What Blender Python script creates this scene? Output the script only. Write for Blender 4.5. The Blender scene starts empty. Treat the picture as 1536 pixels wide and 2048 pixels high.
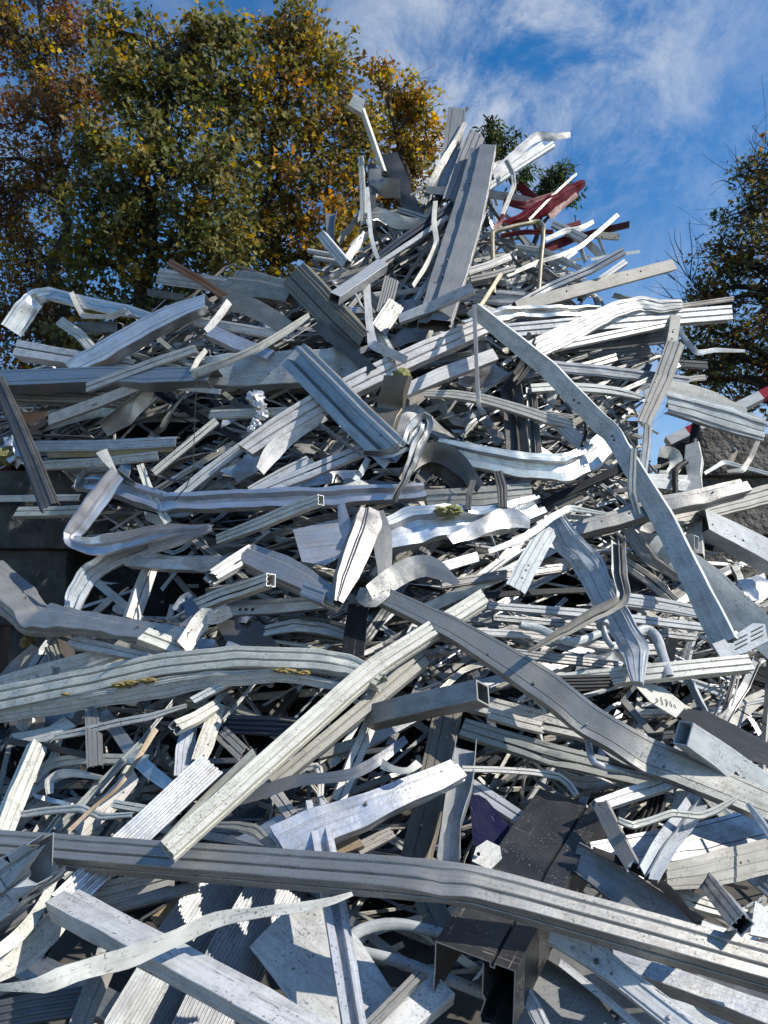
import bpy, bmesh, math, random
import numpy as np
from mathutils import Vector, noise as mnoise

random.seed(7)
rng = np.random.default_rng(7)
R = math.radians
SC = bpy.context.scene
COL = SC.collection

# ------------------------------------------------------------------ camera
CAM_H, PITCH, FPX = 1.65, R(8.0), 24.0 / 36.0 * 2048
cam_d = bpy.data.cameras.new('camera')
cam = bpy.data.objects.new('camera', cam_d)
COL.objects.link(cam)
cam.location = (0, 0, CAM_H)
cam.rotation_euler = (R(90) + PITCH, 0, 0)
cam_d.sensor_fit = 'VERTICAL'
cam_d.sensor_height = 36.0
cam_d.lens = 24.0
cam_d.clip_start = 0.05
cam_d.clip_end = 3000
SC.camera = cam

# ------------------------------------------------------------------ sun, sky, exposure
SUN_AZ, SUN_EL = R(110), R(40)          # azimuth clockwise from +Y (straight ahead)
sun_d = bpy.data.lights.new('sun', 'SUN')
sun_d.energy = 5.0
sun_d.angle = R(0.5)
sun_d.color = (1.0, 0.94, 0.83)
sun = bpy.data.objects.new('sun', sun_d)
COL.objects.link(sun)
to_sun = Vector((math.sin(SUN_AZ) * math.cos(SUN_EL), math.cos(SUN_AZ) * math.cos(SUN_EL), math.sin(SUN_EL)))
sun.rotation_euler = to_sun.to_track_quat('Z', 'Y').to_euler()
sun.location = (20, -5, 20)

world = bpy.data.worlds.new('World')
SC.world = world
world.use_nodes = True


def build_world():
    nt = world.node_tree
    N, L = nt.nodes, nt.links
    N.clear()
    out = N.new('ShaderNodeOutputWorld')
    bg = N.new('ShaderNodeBackground')
    bg.inputs['Strength'].default_value = 0.085
    sky = N.new('ShaderNodeTexSky')
    sky.sky_type = 'NISHITA'
    sky.sun_disc = False
    sky.sun_elevation = SUN_EL
    sky.sun_rotation = SUN_AZ
    sky.air_density = 1.0
    sky.dust_density = 0.25
    sky.ozone_density = 3.0
    tc = N.new('ShaderNodeTexCoord')
    sep = N.new('ShaderNodeSeparateXYZ')
    L.new(tc.outputs['Generated'], sep.inputs[0])

    def math_(op, a, b=None):
        m = N.new('ShaderNodeMath')
        m.operation = op
        for i, x in enumerate((a, b)):
            if x is None:
                continue
            if isinstance(x, (int, float)):
                m.inputs[i].default_value = x
            else:
                L.new(x, m.inputs[i])
        return m.outputs[0]
    zz = math_('ADD', math_('MAXIMUM', sep.outputs['Z'], 0.0), 0.22)
    px = math_('DIVIDE', sep.outputs['X'], zz)
    py = math_('DIVIDE', sep.outputs['Y'], zz)
    comb = N.new('ShaderNodeCombineXYZ')
    L.new(px, comb.inputs[0])
    L.new(py, comb.inputs[1])
    # wisps: stretched noise, broken up by a larger patch noise
    mp = N.new('ShaderNodeMapping')
    mp.inputs['Rotation'].default_value = (R(20), R(35), R(-20))
    mp.inputs['Scale'].default_value = (3.0, 2.4, 3.6)
    L.new(tc.outputs['Generated'], mp.inputs['Vector'])
    n1 = N.new('ShaderNodeTexNoise')
    n1.inputs['Scale'].default_value = 2.3
    n1.inputs['Detail'].default_value = 9
    n1.inputs['Roughness'].default_value = 0.70
    n1.inputs['Distortion'].default_value = 0.35
    L.new(mp.outputs[0], n1.inputs['Vector'])
    mp2 = N.new('ShaderNodeMapping')
    mp2.inputs['Location'].default_value = (0.35, 1.15, 0)
    L.new(comb.outputs[0], mp2.inputs['Vector'])
    n2 = N.new('ShaderNodeTexNoise')
    n2.inputs['Scale'].default_value = 1.25
    n2.inputs['Detail'].default_value = 3
    L.new(mp2.outputs[0], n2.inputs['Vector'])

    def ramp(src, a, b):
        m = N.new('ShaderNodeMapRange')
        m.interpolation_type = 'SMOOTHSTEP'
        m.inputs['From Min'].default_value = a
        m.inputs['From Max'].default_value = b
        L.new(src, m.inputs['Value'])
        return m.outputs[0]
    # the brightest cirrus stands in one part of the sky, thinner veils elsewhere
    gx = math_('DIVIDE', math_('SUBTRACT', px, 0.17), 0.17)
    gy = math_('DIVIDE', math_('SUBTRACT', py, 0.93), 0.20)
    bank = ramp(math_('ADD', math_('MULTIPLY', gx, gx), math_('MULTIPLY', gy, gy)), 4.5, 0.0)
    where = math_('ADD', math_('MULTIPLY', ramp(n2.outputs['Fac'], 0.34, 0.68), 0.50), math_('MULTIPLY', bank, 0.85))
    mask = math_('MULTIPLY', ramp(n1.outputs['Fac'], 0.34, 0.78), where)
    low = ramp(sep.outputs['Z'], 0.62, 0.06)     # thin veil thickening towards the horizon
    mask = math_('MINIMUM', math_('ADD', math_('MULTIPLY', mask, 1.0), math_('MULTIPLY', low, 0.22)), 1.0)
    hs = N.new('ShaderNodeHueSaturation')
    hs.inputs['Saturation'].default_value = 1.34
    hs.inputs['Value'].default_value = 1.78
    L.new(sky.outputs[0], hs.inputs['Color'])
    mix = N.new('ShaderNodeMix')
    mix.data_type = 'RGBA'
    L.new(mask, mix.inputs['Factor'])
    L.new(hs.outputs[0], mix.inputs['A'])
    mix.inputs['B'].default_value = (7.2, 7.8, 8.6, 1)
    L.new(mix.outputs['Result'], bg.inputs['Color'])
    L.new(bg.outputs[0], out.inputs['Surface'])


build_world()
SC.view_settings.view_transform = 'Standard'
SC.view_settings.look = 'None'
SC.view_settings.exposure = 0.2
SC.view_settings.gamma = 1.0
SC.render.engine = 'CYCLES'
SC.cycles.max_bounces = 6
SC.cycles.diffuse_bounces = 1
SC.cycles.glossy_bounces = 3
SC.cycles.use_denoising = True

# ------------------------------------------------------------------ photograph pixel -> place
CF = np.array((0, math.cos(PITCH), math.sin(PITCH)))
CU = np.array((0, -math.sin(PITCH), math.cos(PITCH)))
CX = np.array((1.0, 0, 0))
CC = np.array((0, 0, CAM_H))
_DV = [150, 200, 400, 550, 700, 850, 1000, 1150, 1300, 1500, 1700, 1850, 2048, 2300]
_DD = [8.2, 8.0, 7.3, 6.7, 6.1, 5.6, 5.1, 4.6, 4.1, 3.4, 2.9, 2.6, 2.25, 1.9]


def heap_depth(u, v):
    """distance of the heap's outer surface, a steep slope that falls back to both sides"""
    base = np.interp(v, _DV, _DD)
    side = np.clip((2100 - v) / 900.0, 0.1, 1.0)
    return base + 1.25 * ((u - 850) / 780.0) ** 2 * side


def at(u, v, d):
    return CC + d * ((u - 768) / FPX * CX + (1024 - v) / FPX * CU + CF)


def snoise(p, f, seed=0.0):
    """cheap smooth noise in [-1,1] for arrays of points"""
    q = p * f
    a = np.sin(q[..., 0] * 1.7 + q[..., 1] * 1.1 + seed * 3.1 + 1.3 * np.sin(q[..., 2] * 1.3 + seed))
    b = np.sin(q[..., 1] * 2.3 - q[..., 2] * 1.9 + seed * 1.7 + 1.1 * np.sin(q[..., 0] * 1.9 + seed * 2))
    c = np.sin(q[..., 2] * 2.9 + q[..., 0] * 2.1 - seed * 2.3 + np.sin(q[..., 1] * 2.7))
    return (a + b + c) / 3.0


# ------------------------------------------------------------------ materials
def node_mat(name):
    m = bpy.data.materials.new(name)
    m.use_nodes = True
    nt = m.node_tree
    return m, nt.nodes, nt.links, nt.nodes['Principled BSDF']


def scrap_material(name, metallic, rough0, rough1, dirt=0.5, chips=0.5, speck=0.6, streak=0.5, bump=0.25, wash=0.3, chip_col=(0.10, 0.095, 0.09)):
    m, N, L, P = node_mat(name)
    tint = N.new('ShaderNodeAttribute')
    tint.attribute_name = 'tint'
    uv = N.new('ShaderNodeUVMap')

    def noise(scale, detail=5, rough=0.6, sx=1, sy=1, dist=0.0):
        mp = N.new('ShaderNodeMapping')
        mp.inputs['Scale'].default_value = (sx, sy, 1)
        L.new(uv.outputs[0], mp.inputs['Vector'])
        n = N.new('ShaderNodeTexNoise')
        n.inputs['Scale'].default_value = scale
        n.inputs['Detail'].default_value = detail
        n.inputs['Roughness'].default_value = rough
        n.inputs['Distortion'].default_value = dist
        L.new(mp.outputs[0], n.inputs['Vector'])
        return n.outputs['Fac']

    def rng_(src, a, b, c=0.0, d=1.0):
        r = N.new('ShaderNodeMapRange')
        r.inputs['From Min'].default_value = a
        r.inputs['From Max'].default_value = b
        r.inputs['To Min'].default_value = c
        r.inputs['To Max'].default_value = d
        L.new(src, r.inputs['Value'])
        return r.outputs[0]

    def mul(a, b, op='MULTIPLY'):
        x = N.new('ShaderNodeMath')
        x.operation = op
        for i, s in enumerate((a, b)):
            if isinstance(s, (int, float)):
                x.inputs[i].default_value = s
            else:
                L.new(s, x.inputs[i])
        return x.outputs[0]

    def mix(f, a, b):
        x = N.new('ShaderNodeMix')
        x.data_type = 'RGBA'
        for key, s in (('Factor', f), ('A', a), ('B', b)):
            if isinstance(s, tuple):
                x.inputs[key].default_value = (*s, 1)
            elif isinstance(s, (int, float)):
                x.inputs[key].default_value = s
            else:
                L.new(s, x.inputs[key])
        return x.outputs['Result']
    big = noise(3.0, 4)
    grime = noise(9.0, 7, 0.7, 1, 1.6)
    fine = noise(85.0, 3, 0.6)
    strk = noise(7.0, 4, 0.6, 0.25, 9.0)
    patch = noise(5.0, 4, 0.65)
    scr = noise(26.0, 3, 0.5, 0.35, 5.0, 1.4)
    col = tint.outputs['Color']
    dcol = mix(0.62, col, (0.080, 0.074, 0.066))
    col = mix(mul(rng_(grime, 0.44, 0.74), dirt), col, dcol)
    col = mix(mul(rng_(strk, 0.48, 0.70), streak * 0.75), col, mix(0.5, col, (0.11, 0.105, 0.10)))
    col = mix(mul(rng_(big, 0.38, 0.66), wash), col, mix(0.6, col, (0.30, 0.28, 0.25)))
    sp = mul(rng_(fine, 0.575, 0.63), rng_(patch, 0.42, 0.60))
    col = mix(mul(sp, speck), col, (0.055, 0.048, 0.042))
    ch = mul(rng_(scr, 0.665, 0.70), chips)
    col = mix(ch, col, chip_col)
    L.new(col, P.inputs['Base Color'])
    met = mul(metallic, mul(1.0, mul(sp, speck), 'SUBTRACT')) if metallic > 0.01 else None
    if met is not None:
        L.new(mul(met, rng_(grime, 0.55, 0.85, 1.0, 0.45)), P.inputs['Metallic'])
    ro = mul(rng_(grime, 0.3, 0.75, rough0, rough1), mul(sp, 0.3), 'ADD')
    L.new(ro, P.inputs['Roughness'])
    bp = N.new('ShaderNodeBump')
    bp.inputs['Strength'].default_value = bump
    bp.inputs['Distance'].default_value = 0.012
    L.new(mul(mul(noise(11.0, 3), 0.8), mul(fine, 0.12), 'ADD'), bp.inputs['Height'])
    L.new(bp.outputs[0], P.inputs['Normal'])
    if name in ('dark_coating', 'black_rubber'):
        P.inputs['Specular IOR Level'].default_value = 0.22
    return m


MAT = {
    'paint': scrap_material('worn_paint', 0.0, 0.30, 0.62, dirt=0.8, chips=0.85, speck=0.85, streak=0.8, bump=0.16, wash=0.34),
    'metal': scrap_material('bare_aluminium', 0.80, 0.36, 0.64, dirt=0.85, chips=0.5, speck=0.6, streak=1.0, bump=0.36, wash=0.6),
    'dull': scrap_material('oxidised_aluminium', 0.65, 0.40, 0.66, dirt=0.8, chips=0.5, speck=0.7, streak=0.9, bump=0.3, wash=0.5),
    'coat': scrap_material('dark_coating', 0.0, 0.40, 0.6, dirt=0.15, chips=0.22, speck=0.0, streak=0.1, bump=0.12, wash=0.02, chip_col=(0.45, 0.42, 0.38)),
    'shine': scrap_material('smooth_bright_aluminium', 0.85, 0.30, 0.58, dirt=0.6, chips=0.3, speck=0.35, streak=0.8, bump=0.30, wash=0.3),
    'rubber': scrap_material('black_rubber', 0.0, 0.45, 0.7, dirt=0.2, chips=0.0, speck=0.0, streak=0.2, bump=0.2, wash=0.02),
}


def speckled_black():
    m, N, L, P = node_mat('scratched_black_coating')
    uv = N.new('ShaderNodeUVMap')

    def noise(scale, sx, sy, detail=3):
        mp = N.new('ShaderNodeMapping')
        mp.inputs['Scale'].default_value = (sx, sy, 1)
        L.new(uv.outputs[0], mp.inputs['Vector'])
        n = N.new('ShaderNodeTexNoise')
        n.inputs['Scale'].default_value = scale
        n.inputs['Detail'].default_value = detail
        n.inputs['Distortion'].default_value = 0.6
        L.new(mp.outputs[0], n.inputs['Vector'])
        return n.outputs['Fac']

    def th(s, a, b, to=1.0):
        r = N.new('ShaderNodeMapRange')
        r.inputs['From Min'].default_value = a
        r.inputs['From Max'].default_value = b
        r.inputs['To Max'].default_value = to
        L.new(s, r.inputs['Value'])
        return r.outputs[0]

    def op(o, a, b):
        x = N.new('ShaderNodeMath')
        x.operation = o
        L.new(a, x.inputs[0])
        L.new(b, x.inputs[1])
        return x.outputs[0]
    dots = op('MULTIPLY', th(noise(130, 1, 1, 2), 0.64, 0.70), th(noise(7, 1, 1), 0.42, 0.60))
    s1 = op('MULTIPLY', th(noise(30, 0.06, 3.0, 2), 0.66, 0.70, 0.6), th(noise(9, 1, 1), 0.45, 0.6))
    s2 = op('MULTIPLY', th(noise(30, 3.0, 0.06, 2), 0.66, 0.70, 0.6), th(noise(8, 1, 1), 0.45, 0.6))
    f = op('MAXIMUM', dots, op('MAXIMUM', s1, s2))
    f = op('MAXIMUM', f, op('MULTIPLY', th(noise(14, 1, 1, 6), 0.62, 0.74, 0.55), th(noise(60, 1, 1, 2), 0.45, 0.62)))
    f = op('MAXIMUM', f, th(noise(5, 1, 1, 6), 0.40, 0.75, 0.09))
    mx = N.new('ShaderNodeMix')
    mx.data_type = 'RGBA'
    L.new(f, mx.inputs['Factor'])
    mx.inputs['A'].default_value = (0.022, 0.023, 0.026, 1)
    mx.inputs['B'].default_value = (0.40, 0.36, 0.30, 1)
    L.new(mx.outputs['Result'], P.inputs['Base Color'])
    P.inputs['Roughness'].default_value = 0.38
    b = N.new('ShaderNodeBump')
    b.inputs['Strength'].default_value = 0.1
    b.inputs['Distance'].default_value = 0.01
    L.new(noise(120, 1, 1), b.inputs['Height'])
    L.new(b.outputs[0], P.inputs['Normal'])
    return m


MAT['black'] = speckled_black()


def plain_noise_mat(name, c0, c1, scale, rough=0.85, bump=0.5, metallic=0.0, detail=8, dist=0.02):
    m, N, L, P = node_mat(name)
    tc = N.new('ShaderNodeTexCoord')
    n = N.new('ShaderNodeTexNoise')
    n.inputs['Scale'].default_value = scale
    n.inputs['Detail'].default_value = detail
    n.inputs['Roughness'].default_value = 0.65
    L.new(tc.outputs['Object'], n.inputs['Vector'])
    cr = N.new('ShaderNodeValToRGB')
    cr.color_ramp.elements[0].position = 0.32
    cr.color_ramp.elements[0].color = (*c0, 1)
    cr.color_ramp.elements[1].position = 0.70
    cr.color_ramp.elements[1].color = (*c1, 1)
    L.new(n.outputs['Fac'], cr.inputs[0])
    L.new(cr.outputs[0], P.inputs['Base Color'])
    P.inputs['Roughness'].default_value = rough
    P.inputs['Metallic'].default_value = metallic
    b = N.new('ShaderNodeBump')
    b.inputs['Strength'].default_value = bump
    b.inputs['Distance'].default_value = dist
    n2 = N.new('ShaderNodeTexNoise')
    n2.inputs['Scale'].default_value = scale * 4
    n2.inputs['Detail'].default_value = 6
    L.new(tc.outputs['Object'], n2.inputs['Vector'])
    L.new(n2.outputs['Fac'], b.inputs['Height'])
    L.new(b.outputs[0], P.inputs['Normal'])
    return m


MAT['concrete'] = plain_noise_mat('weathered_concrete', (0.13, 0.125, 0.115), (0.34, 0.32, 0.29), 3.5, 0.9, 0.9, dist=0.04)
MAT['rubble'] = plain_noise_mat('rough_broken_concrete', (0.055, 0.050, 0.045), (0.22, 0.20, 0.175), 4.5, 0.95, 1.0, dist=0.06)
MAT['shadowed'] = plain_noise_mat('shade_darkened_concrete', (0.030, 0.032, 0.030), (0.115, 0.112, 0.105), 3.5, 0.95, 0.9, dist=0.04)  # heap's shadow on the left stack is put into this darker concrete colour
MAT['ground'] = plain_noise_mat('yard_ground', (0.05, 0.045, 0.04), (0.13, 0.12, 0.105), 1.4, 0.9, 0.6)
MAT['core'] = plain_noise_mat('shade_blackened_scrap_core', (0.006, 0.006, 0.006), (0.022, 0.021, 0.020), 9.0, 0.9, 1.0, 0.0, dist=0.1)  # near-black base colour stands in for deep shade between the pieces
MAT['foam'] = plain_noise_mat('yellow_foam', (0.20, 0.13, 0.04), (0.50, 0.40, 0.16), 40, 0.95, 1.0)
MAT['wool'] = plain_noise_mat('glass_wool', (0.16, 0.15, 0.06), (0.46, 0.45, 0.20), 40, 0.95, 1.0)
MAT['bark'] = plain_noise_mat('bark', (0.022, 0.018, 0.014), (0.075, 0.062, 0.048), 8, 0.9, 0.9)
MAT['wood'] = plain_noise_mat('old_wood', (0.16, 0.10, 0.05), (0.36, 0.26, 0.15), 9, 0.85, 0.6)


def leaf_material():
    m, N, L, P = node_mat('leaf')
    a = N.new('ShaderNodeAttribute')
    a.attribute_name = 'tint'
    L.new(a.outputs['Color'], P.inputs['Base Color'])
    P.inputs['Roughness'].default_value = 0.6
    P.inputs['Specular IOR Level'].default_value = 0.25
    tr = N.new('ShaderNodeBsdfTranslucent')
    hs = N.new('ShaderNodeHueSaturation')
    hs.inputs['Saturation'].default_value = 1.15
    hs.inputs['Value'].default_value = 1.34
    L.new(a.outputs['Color'], hs.inputs['Color'])
    L.new(hs.outputs[0], tr.inputs['Color'])
    mx = N.new('ShaderNodeMixShader')
    mx.inputs[0].default_value = 0.42
    L.new(P.outputs[0], mx.inputs[1])
    L.new(tr.outputs[0], mx.inputs[2])
    L.new(mx.outputs[0], N['Material Output'].inputs['Surface'])
    return m


MAT['leaf'] = leaf_material()

# colour words -> (material, base colour)
COLS = {
    'cream': ('paint', (0.6547, 0.6398, 0.5754)), 'white': ('paint', (0.679, 0.6839, 0.6691)), 'pale': ('paint', (0.5018, 0.5376, 0.5645)),
    'dirty': ('paint', (0.36, 0.3456, 0.3024)), 'greygreen': ('paint', (0.3024, 0.324, 0.3024)), 'grey': ('paint', (0.231, 0.238, 0.2415)),
    'warmgrey': ('paint', (0.3, 0.2812, 0.255)), 'slate': ('paint', (0.06, 0.069, 0.084)), 'blue': ('coat', (0.001, 0.002, 0.030)),  # blue is pulled near black to carry the shade on its sheet
    'silver': ('metal', (0.4988, 0.5074, 0.516)), 'bright': ('metal', (0.777, 0.7875, 0.798)), 'steel': ('metal', (0.2736, 0.2772, 0.2844)),
    'dull': ('dull', (0.336, 0.332, 0.32)), 'dark': ('dull', (0.102, 0.099, 0.096)), 'bronze': ('dull', (0.21, 0.1855, 0.154)),
    'galv': ('dull', (0.4592, 0.492, 0.5166)), 'zinc': ('dull', (0.198, 0.228, 0.264)), 'brass': ('dull', (0.34, 0.30, 0.21)),
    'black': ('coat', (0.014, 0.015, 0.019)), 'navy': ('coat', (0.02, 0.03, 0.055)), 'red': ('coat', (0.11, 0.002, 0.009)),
    'redbrown': ('coat', (0.07, 0.018, 0.016)), 'rust': ('dull', (0.272, 0.112, 0.04)), 'rubber': ('rubber', (0.012, 0.012, 0.013)),
    'panel': ('dull', (0.33, 0.35, 0.37)), 'mill': ('dull', (0.41, 0.405, 0.395)), 'mirror': ('shine', (0.72, 0.73, 0.74)), 'gloss': ('shine', (0.42, 0.43, 0.445)), 'chrome': ('metal', (0.55, 0.56, 0.58)), 'scratched': ('black', (0.02, 0.02, 0.02)), 'ochre': ('paint', (0.336, 0.224, 0.064)),
    'wood': ('paint', (0.36, 0.25, 0.13)), 'tan': ('paint', (0.33, 0.23, 0.12)), 'signwhite': ('paint', (0.72, 0.72, 0.7)),
}
CUT = (0.74, 0.74, 0.73)


# ------------------------------------------------------------------ mesh assembly
class Mesh:
    """collects swept shapes, plates and lumps; build() links them as one object"""

    def __init__(self):
        self.v, self.f, self.uv, self.mi, self.tint, self.n, self.mats = [], [], [], [], [], 0, []

    def slot(self, key):
        if key not in self.mats:
            self.mats.append(key)
        return self.mats.index(key)

    def add(self, verts, faces, uvs, key, tint):
        verts = np.asarray(verts, float)
        o = self.n
        s = self.slot(key)
        self.v.append(verts)
        self.tint.append(np.tile(np.array((*tint, 1.0)), (len(verts), 1)))
        for f, u in zip(faces, uvs):
            self.f.append(tuple(i + o for i in f))
            self.uv.extend(u)
            self.mi.append(s)
        self.n += len(verts)

    def build(self, name, parent=None, base=None, sharp=32, smooth=True):
        V = np.concatenate(self.v)
        if base is None:
            base = np.array((V[:, 0].mean(), V[:, 1].mean(), V[:, 2].min())) if parent is None else np.array(parent.location)
        me = bpy.data.meshes.new(name)
        me.from_pydata((V - base).tolist(), [], self.f)
        for k in self.mats:
            me.materials.append(MAT[k])
        me.polygons.foreach_set('material_index', self.mi)
        ul = me.uv_layers.new(name='UVMap')
        ul.data.foreach_set('uv', np.asarray(self.uv, np.float32).ravel())
        at_ = me.attributes.new('tint', 'FLOAT_COLOR', 'POINT')
        at_.data.foreach_set('color', np.concatenate(self.tint).astype(np.float32).ravel())
        me.polygons.foreach_set('use_smooth', [smooth] * len(self.f))
        if smooth:
            me.set_sharp_from_angle(angle=R(sharp))
        me.update()
        o = bpy.data.objects.new(name, me)
        COL.objects.link(o)
        if parent is not None:
            o.parent = parent
        else:
            o.location = base
        return o


def tag(o, label=None, cat=None, group=None, kind=None):
    if label:
        o['label'] = label
    if cat:
        o['category'] = cat
    if group:
        o['group'] = group
    if kind:
        o['kind'] = kind
    return o


def empty(name, loc, label, cat, group=None):
    e = bpy.data.objects.new(name, None)
    e.empty_display_size = 0.1
    e.location = loc
    COL.objects.link(e)
    return tag(e, label, cat, group)


# ------------------------------------------------------------------ cross sections (unit width x, unit depth y, +y faces out)
def thicken(pl, th):
    """open polyline -> closed outline of constant wall thickness"""
    p = np.asarray(pl, float)
    d = np.diff(p, axis=0)
    d /= np.linalg.norm(d, axis=1)[:, None] + 1e-9
    n = np.stack((-d[:, 1], d[:, 0]), 1)
    m = np.vstack((n[:1], (n[:-1] + n[1:]) / 2, n[-1:]))
    m /= np.maximum((m ** 2).sum(1), 0.35)[:, None]
    return np.vstack((p + m * th / 2, (p - m * th / 2)[::-1]))


def chamfer(poly, c):
    p = np.asarray(poly, float)
    out = []
    n = len(p)
    for i in range(n):
        a, b, d = p[i - 1], p[i], p[(i + 1) % n]
        la, lb = np.linalg.norm(a - b), np.linalg.norm(d - b)
        k = min(c, la * 0.3, lb * 0.3)
        out += [b + (a - b) / (la + 1e-9) * k, b + (d - b) / (lb + 1e-9) * k]
    return np.array(out)


def rib_line(n, depth):
    xs, ys = [], []
    for i in range(n):
        a = -0.5 + i / n
        for fx, y in ((0.0, 0), (0.12, 1), (0.52, 1), (0.64, 0)):
            xs.append(a + fx / n)
            ys.append(y)
    xs.append(0.5)
    ys.append(0)
    return np.stack((np.array(xs), 0.5 - depth + np.array(ys) * depth), 1)


def section(prof, w, t, th):
    """returns (outer outline, inner outline or None) in metres"""
    S = np.array((w, t))
    if prof == 'strip':
        x = np.linspace(-0.5, 0.5, 5)
        pl = np.stack((x * w, t * (0.5 - 4 * x ** 2 * 0.5)), 1)
        return thicken(pl, th), None
    if prof == 'lip':
        pl = np.array(((-.5, -.5), (-.5, .35), (-.40, .35), (-.36, .5), (-.14, .5), (-.13, .30), (-.09, .30), (-.08, .5), (.22, .5), (.23, .66), (.26, .66), (.27, .5), (.36, .5), (.40, .35), (.5, .35), (.5, -.5))) * S
        return thicken(pl, th), None
    if prof == 'chan':
        return thicken(np.array(((-.42, -.5), (-.5, -.5), (-.5, .5), (-.3, .5), (-.29, .4), (-.26, .4), (-.25, .5), (.36, .5), (.37, .42), (.40, .42), (.41, .5), (.5, .5), (.5, -.5), (.42, -.5))) * S, th), None
    if prof == 'trough':
        return thicken(np.array(((-.5, .5), (-.5, -.5), (.5, -.5), (.5, .5))) * S, th), None
    if prof == 'angle':
        return thicken(np.array(((-.5, .5), (.5, .5), (.5, -.5))) * S, th), None
    if prof == 'angle2':
        return thicken(np.array(((-.5, -.5), (-.5, .5), (.5, .5))) * S, th), None
    if prof == 'hat':
        pl = np.array(((-.5, -.5), (-.48, .35), (-.22, .35), (-.15, -.25), (.13, -.25), (.2, .5), (.3, .5), (.36, .2), (.48, .2), (.5, -.5))) * S
        return thicken(pl, th), None
    if prof == 'vee':
        return thicken(np.array(((-.5, -.2), (-.46, .2), (-.05, -.45), (0.03, .5), (.1, -.4), (.46, .25), (.5, -.1))) * S, th), None
    if prof.startswith('rib'):
        n = int(prof[3:])
        f = rib_line(n, 0.45 if t < w * 0.3 else 0.2)
        back = np.array(((.5, -.5), (-.5, -.5)))
        return np.vstack((f, back)) * S, None
    if prof == 'tube':
        a = np.linspace(0, 2 * math.pi, 13)[:-1]
        o = np.stack((-np.cos(a), np.sin(a)), 1) * S / 2
        return o, o * (1 - 2 * th / min(w, t))
    if prof == 'carport':
        pl = np.array(((-.5, -.55), (-.5, -.1), (-.49, -.08), (-.49, .5), (.2, .5), (.205, .42), (.255, .42), (.26, .5), (.5, .5), (.5, -.5),
                       (.38, -.72), (.22, -.58), (.12, -.62), (.1, -.5), (.16, -.18), (.12, -.1), (.12, .44)))
        return thicken(pl * S, th), None
    if prof == 'multi':
        o = np.array(((-.5, .5), (-.2, .5), (-.19, .34), (-.12, .34), (-.11, .5), (.2, .5), (.21, .38), (.27, .38), (.28, .5), (.5, .5),
                      (.5, .2), (.43, .19), (.43, .06), (.5, .05), (.5, -.5), (-.5, -.5), (-.5, -.06), (-.42, -.05), (-.42, .1), (-.5, .11)))
    elif prof == 'duo':
        o = np.array(((-.5, .5), (-.03, .5), (-.02, .25), (.07, .25), (.08, .5), (.5, .5), (.5, -.5), (.1, -.5), (.08, -.3), (-.1, -.3), (-.12, -.5), (-.5, -.5)))
    elif prof == 'step':
        o = np.array(((-.5, .5), (.12, .5), (.13, .3), (.2, .3), (.21, .15), (.5, .15), (.5, -.5), (-.5, -.5), (-.5, -.05), (-.45, -.04), (-.45, .08), (-.5, .09)))
    else:                                  # plain box
        o = np.array(((-.5, .5), (.5, .5), (.5, -.5), (-.5, -.5)))
    o = chamfer(o * S, max(0.0012, 0.03 * min(w, t)))
    k = np.array((1 - 2.4 * th / w, 1 - 2.4 * th / t)).clip(0.3, 0.95)
    return o, o * k


FIL = 0.11


def smooth_path(P, kink):
    """control points -> dense polyline + parameter (in control-point units)"""
    n = len(P)
    if n == 2:
        s = np.linspace(0, 1, 24)
        return P[0] + (P[1] - P[0]) * s[:, None], s
    out, par = [], []
    if kink:
        for i in range(n - 1):
            a, b = P[i], P[i + 1]
            lo = 0.0 if i == 0 else FIL
            hi = 1.0 if i == n - 2 else 1 - FIL
            for s in np.linspace(lo, hi, 12):
                out.append(a + (b - a) * s)
                par.append(i + s)
            if i < n - 2:
                c = P[i + 2]
                p0, p1, p2 = a + (b - a) * (1 - FIL), b, b + (c - b) * FIL
                for s in np.linspace(0.12, 0.88, 7):
                    out.append((1 - s) ** 2 * p0 + 2 * s * (1 - s) * p1 + s * s * p2)
                    par.append(i + 1 - FIL + 2 * FIL * s)
    else:
        Q = np.vstack((2 * P[0] - P[1], P, 2 * P[-1] - P[-2]))
        for i in range(n - 1):
            p0, p1, p2, p3 = Q[i:i + 4]
            for s in np.linspace(0, 1, 16, endpoint=(i == n - 2)):
                out.append(0.5 * ((2 * p1) + (p2 - p0) * s + (2 * p0 - 5 * p1 + 4 * p2 - p3) * s ** 2 + (3 * p1 - p0 - 3 * p2 + p3) * s ** 3))
                par.append(i + s)
    return np.array(out), np.array(par)


def resample(P, par, step):
    seg = np.linalg.norm(np.diff(P, axis=0), axis=1)
    s = np.concatenate(((0,), np.cumsum(seg)))
    n = int(np.clip(s[-1] / step, 5, 90)) + 1
    q = np.linspace(0, s[-1], n)
    return np.stack([np.interp(q, s, P[:, k]) for k in range(3)], 1), np.interp(q, s, par), q


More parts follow.
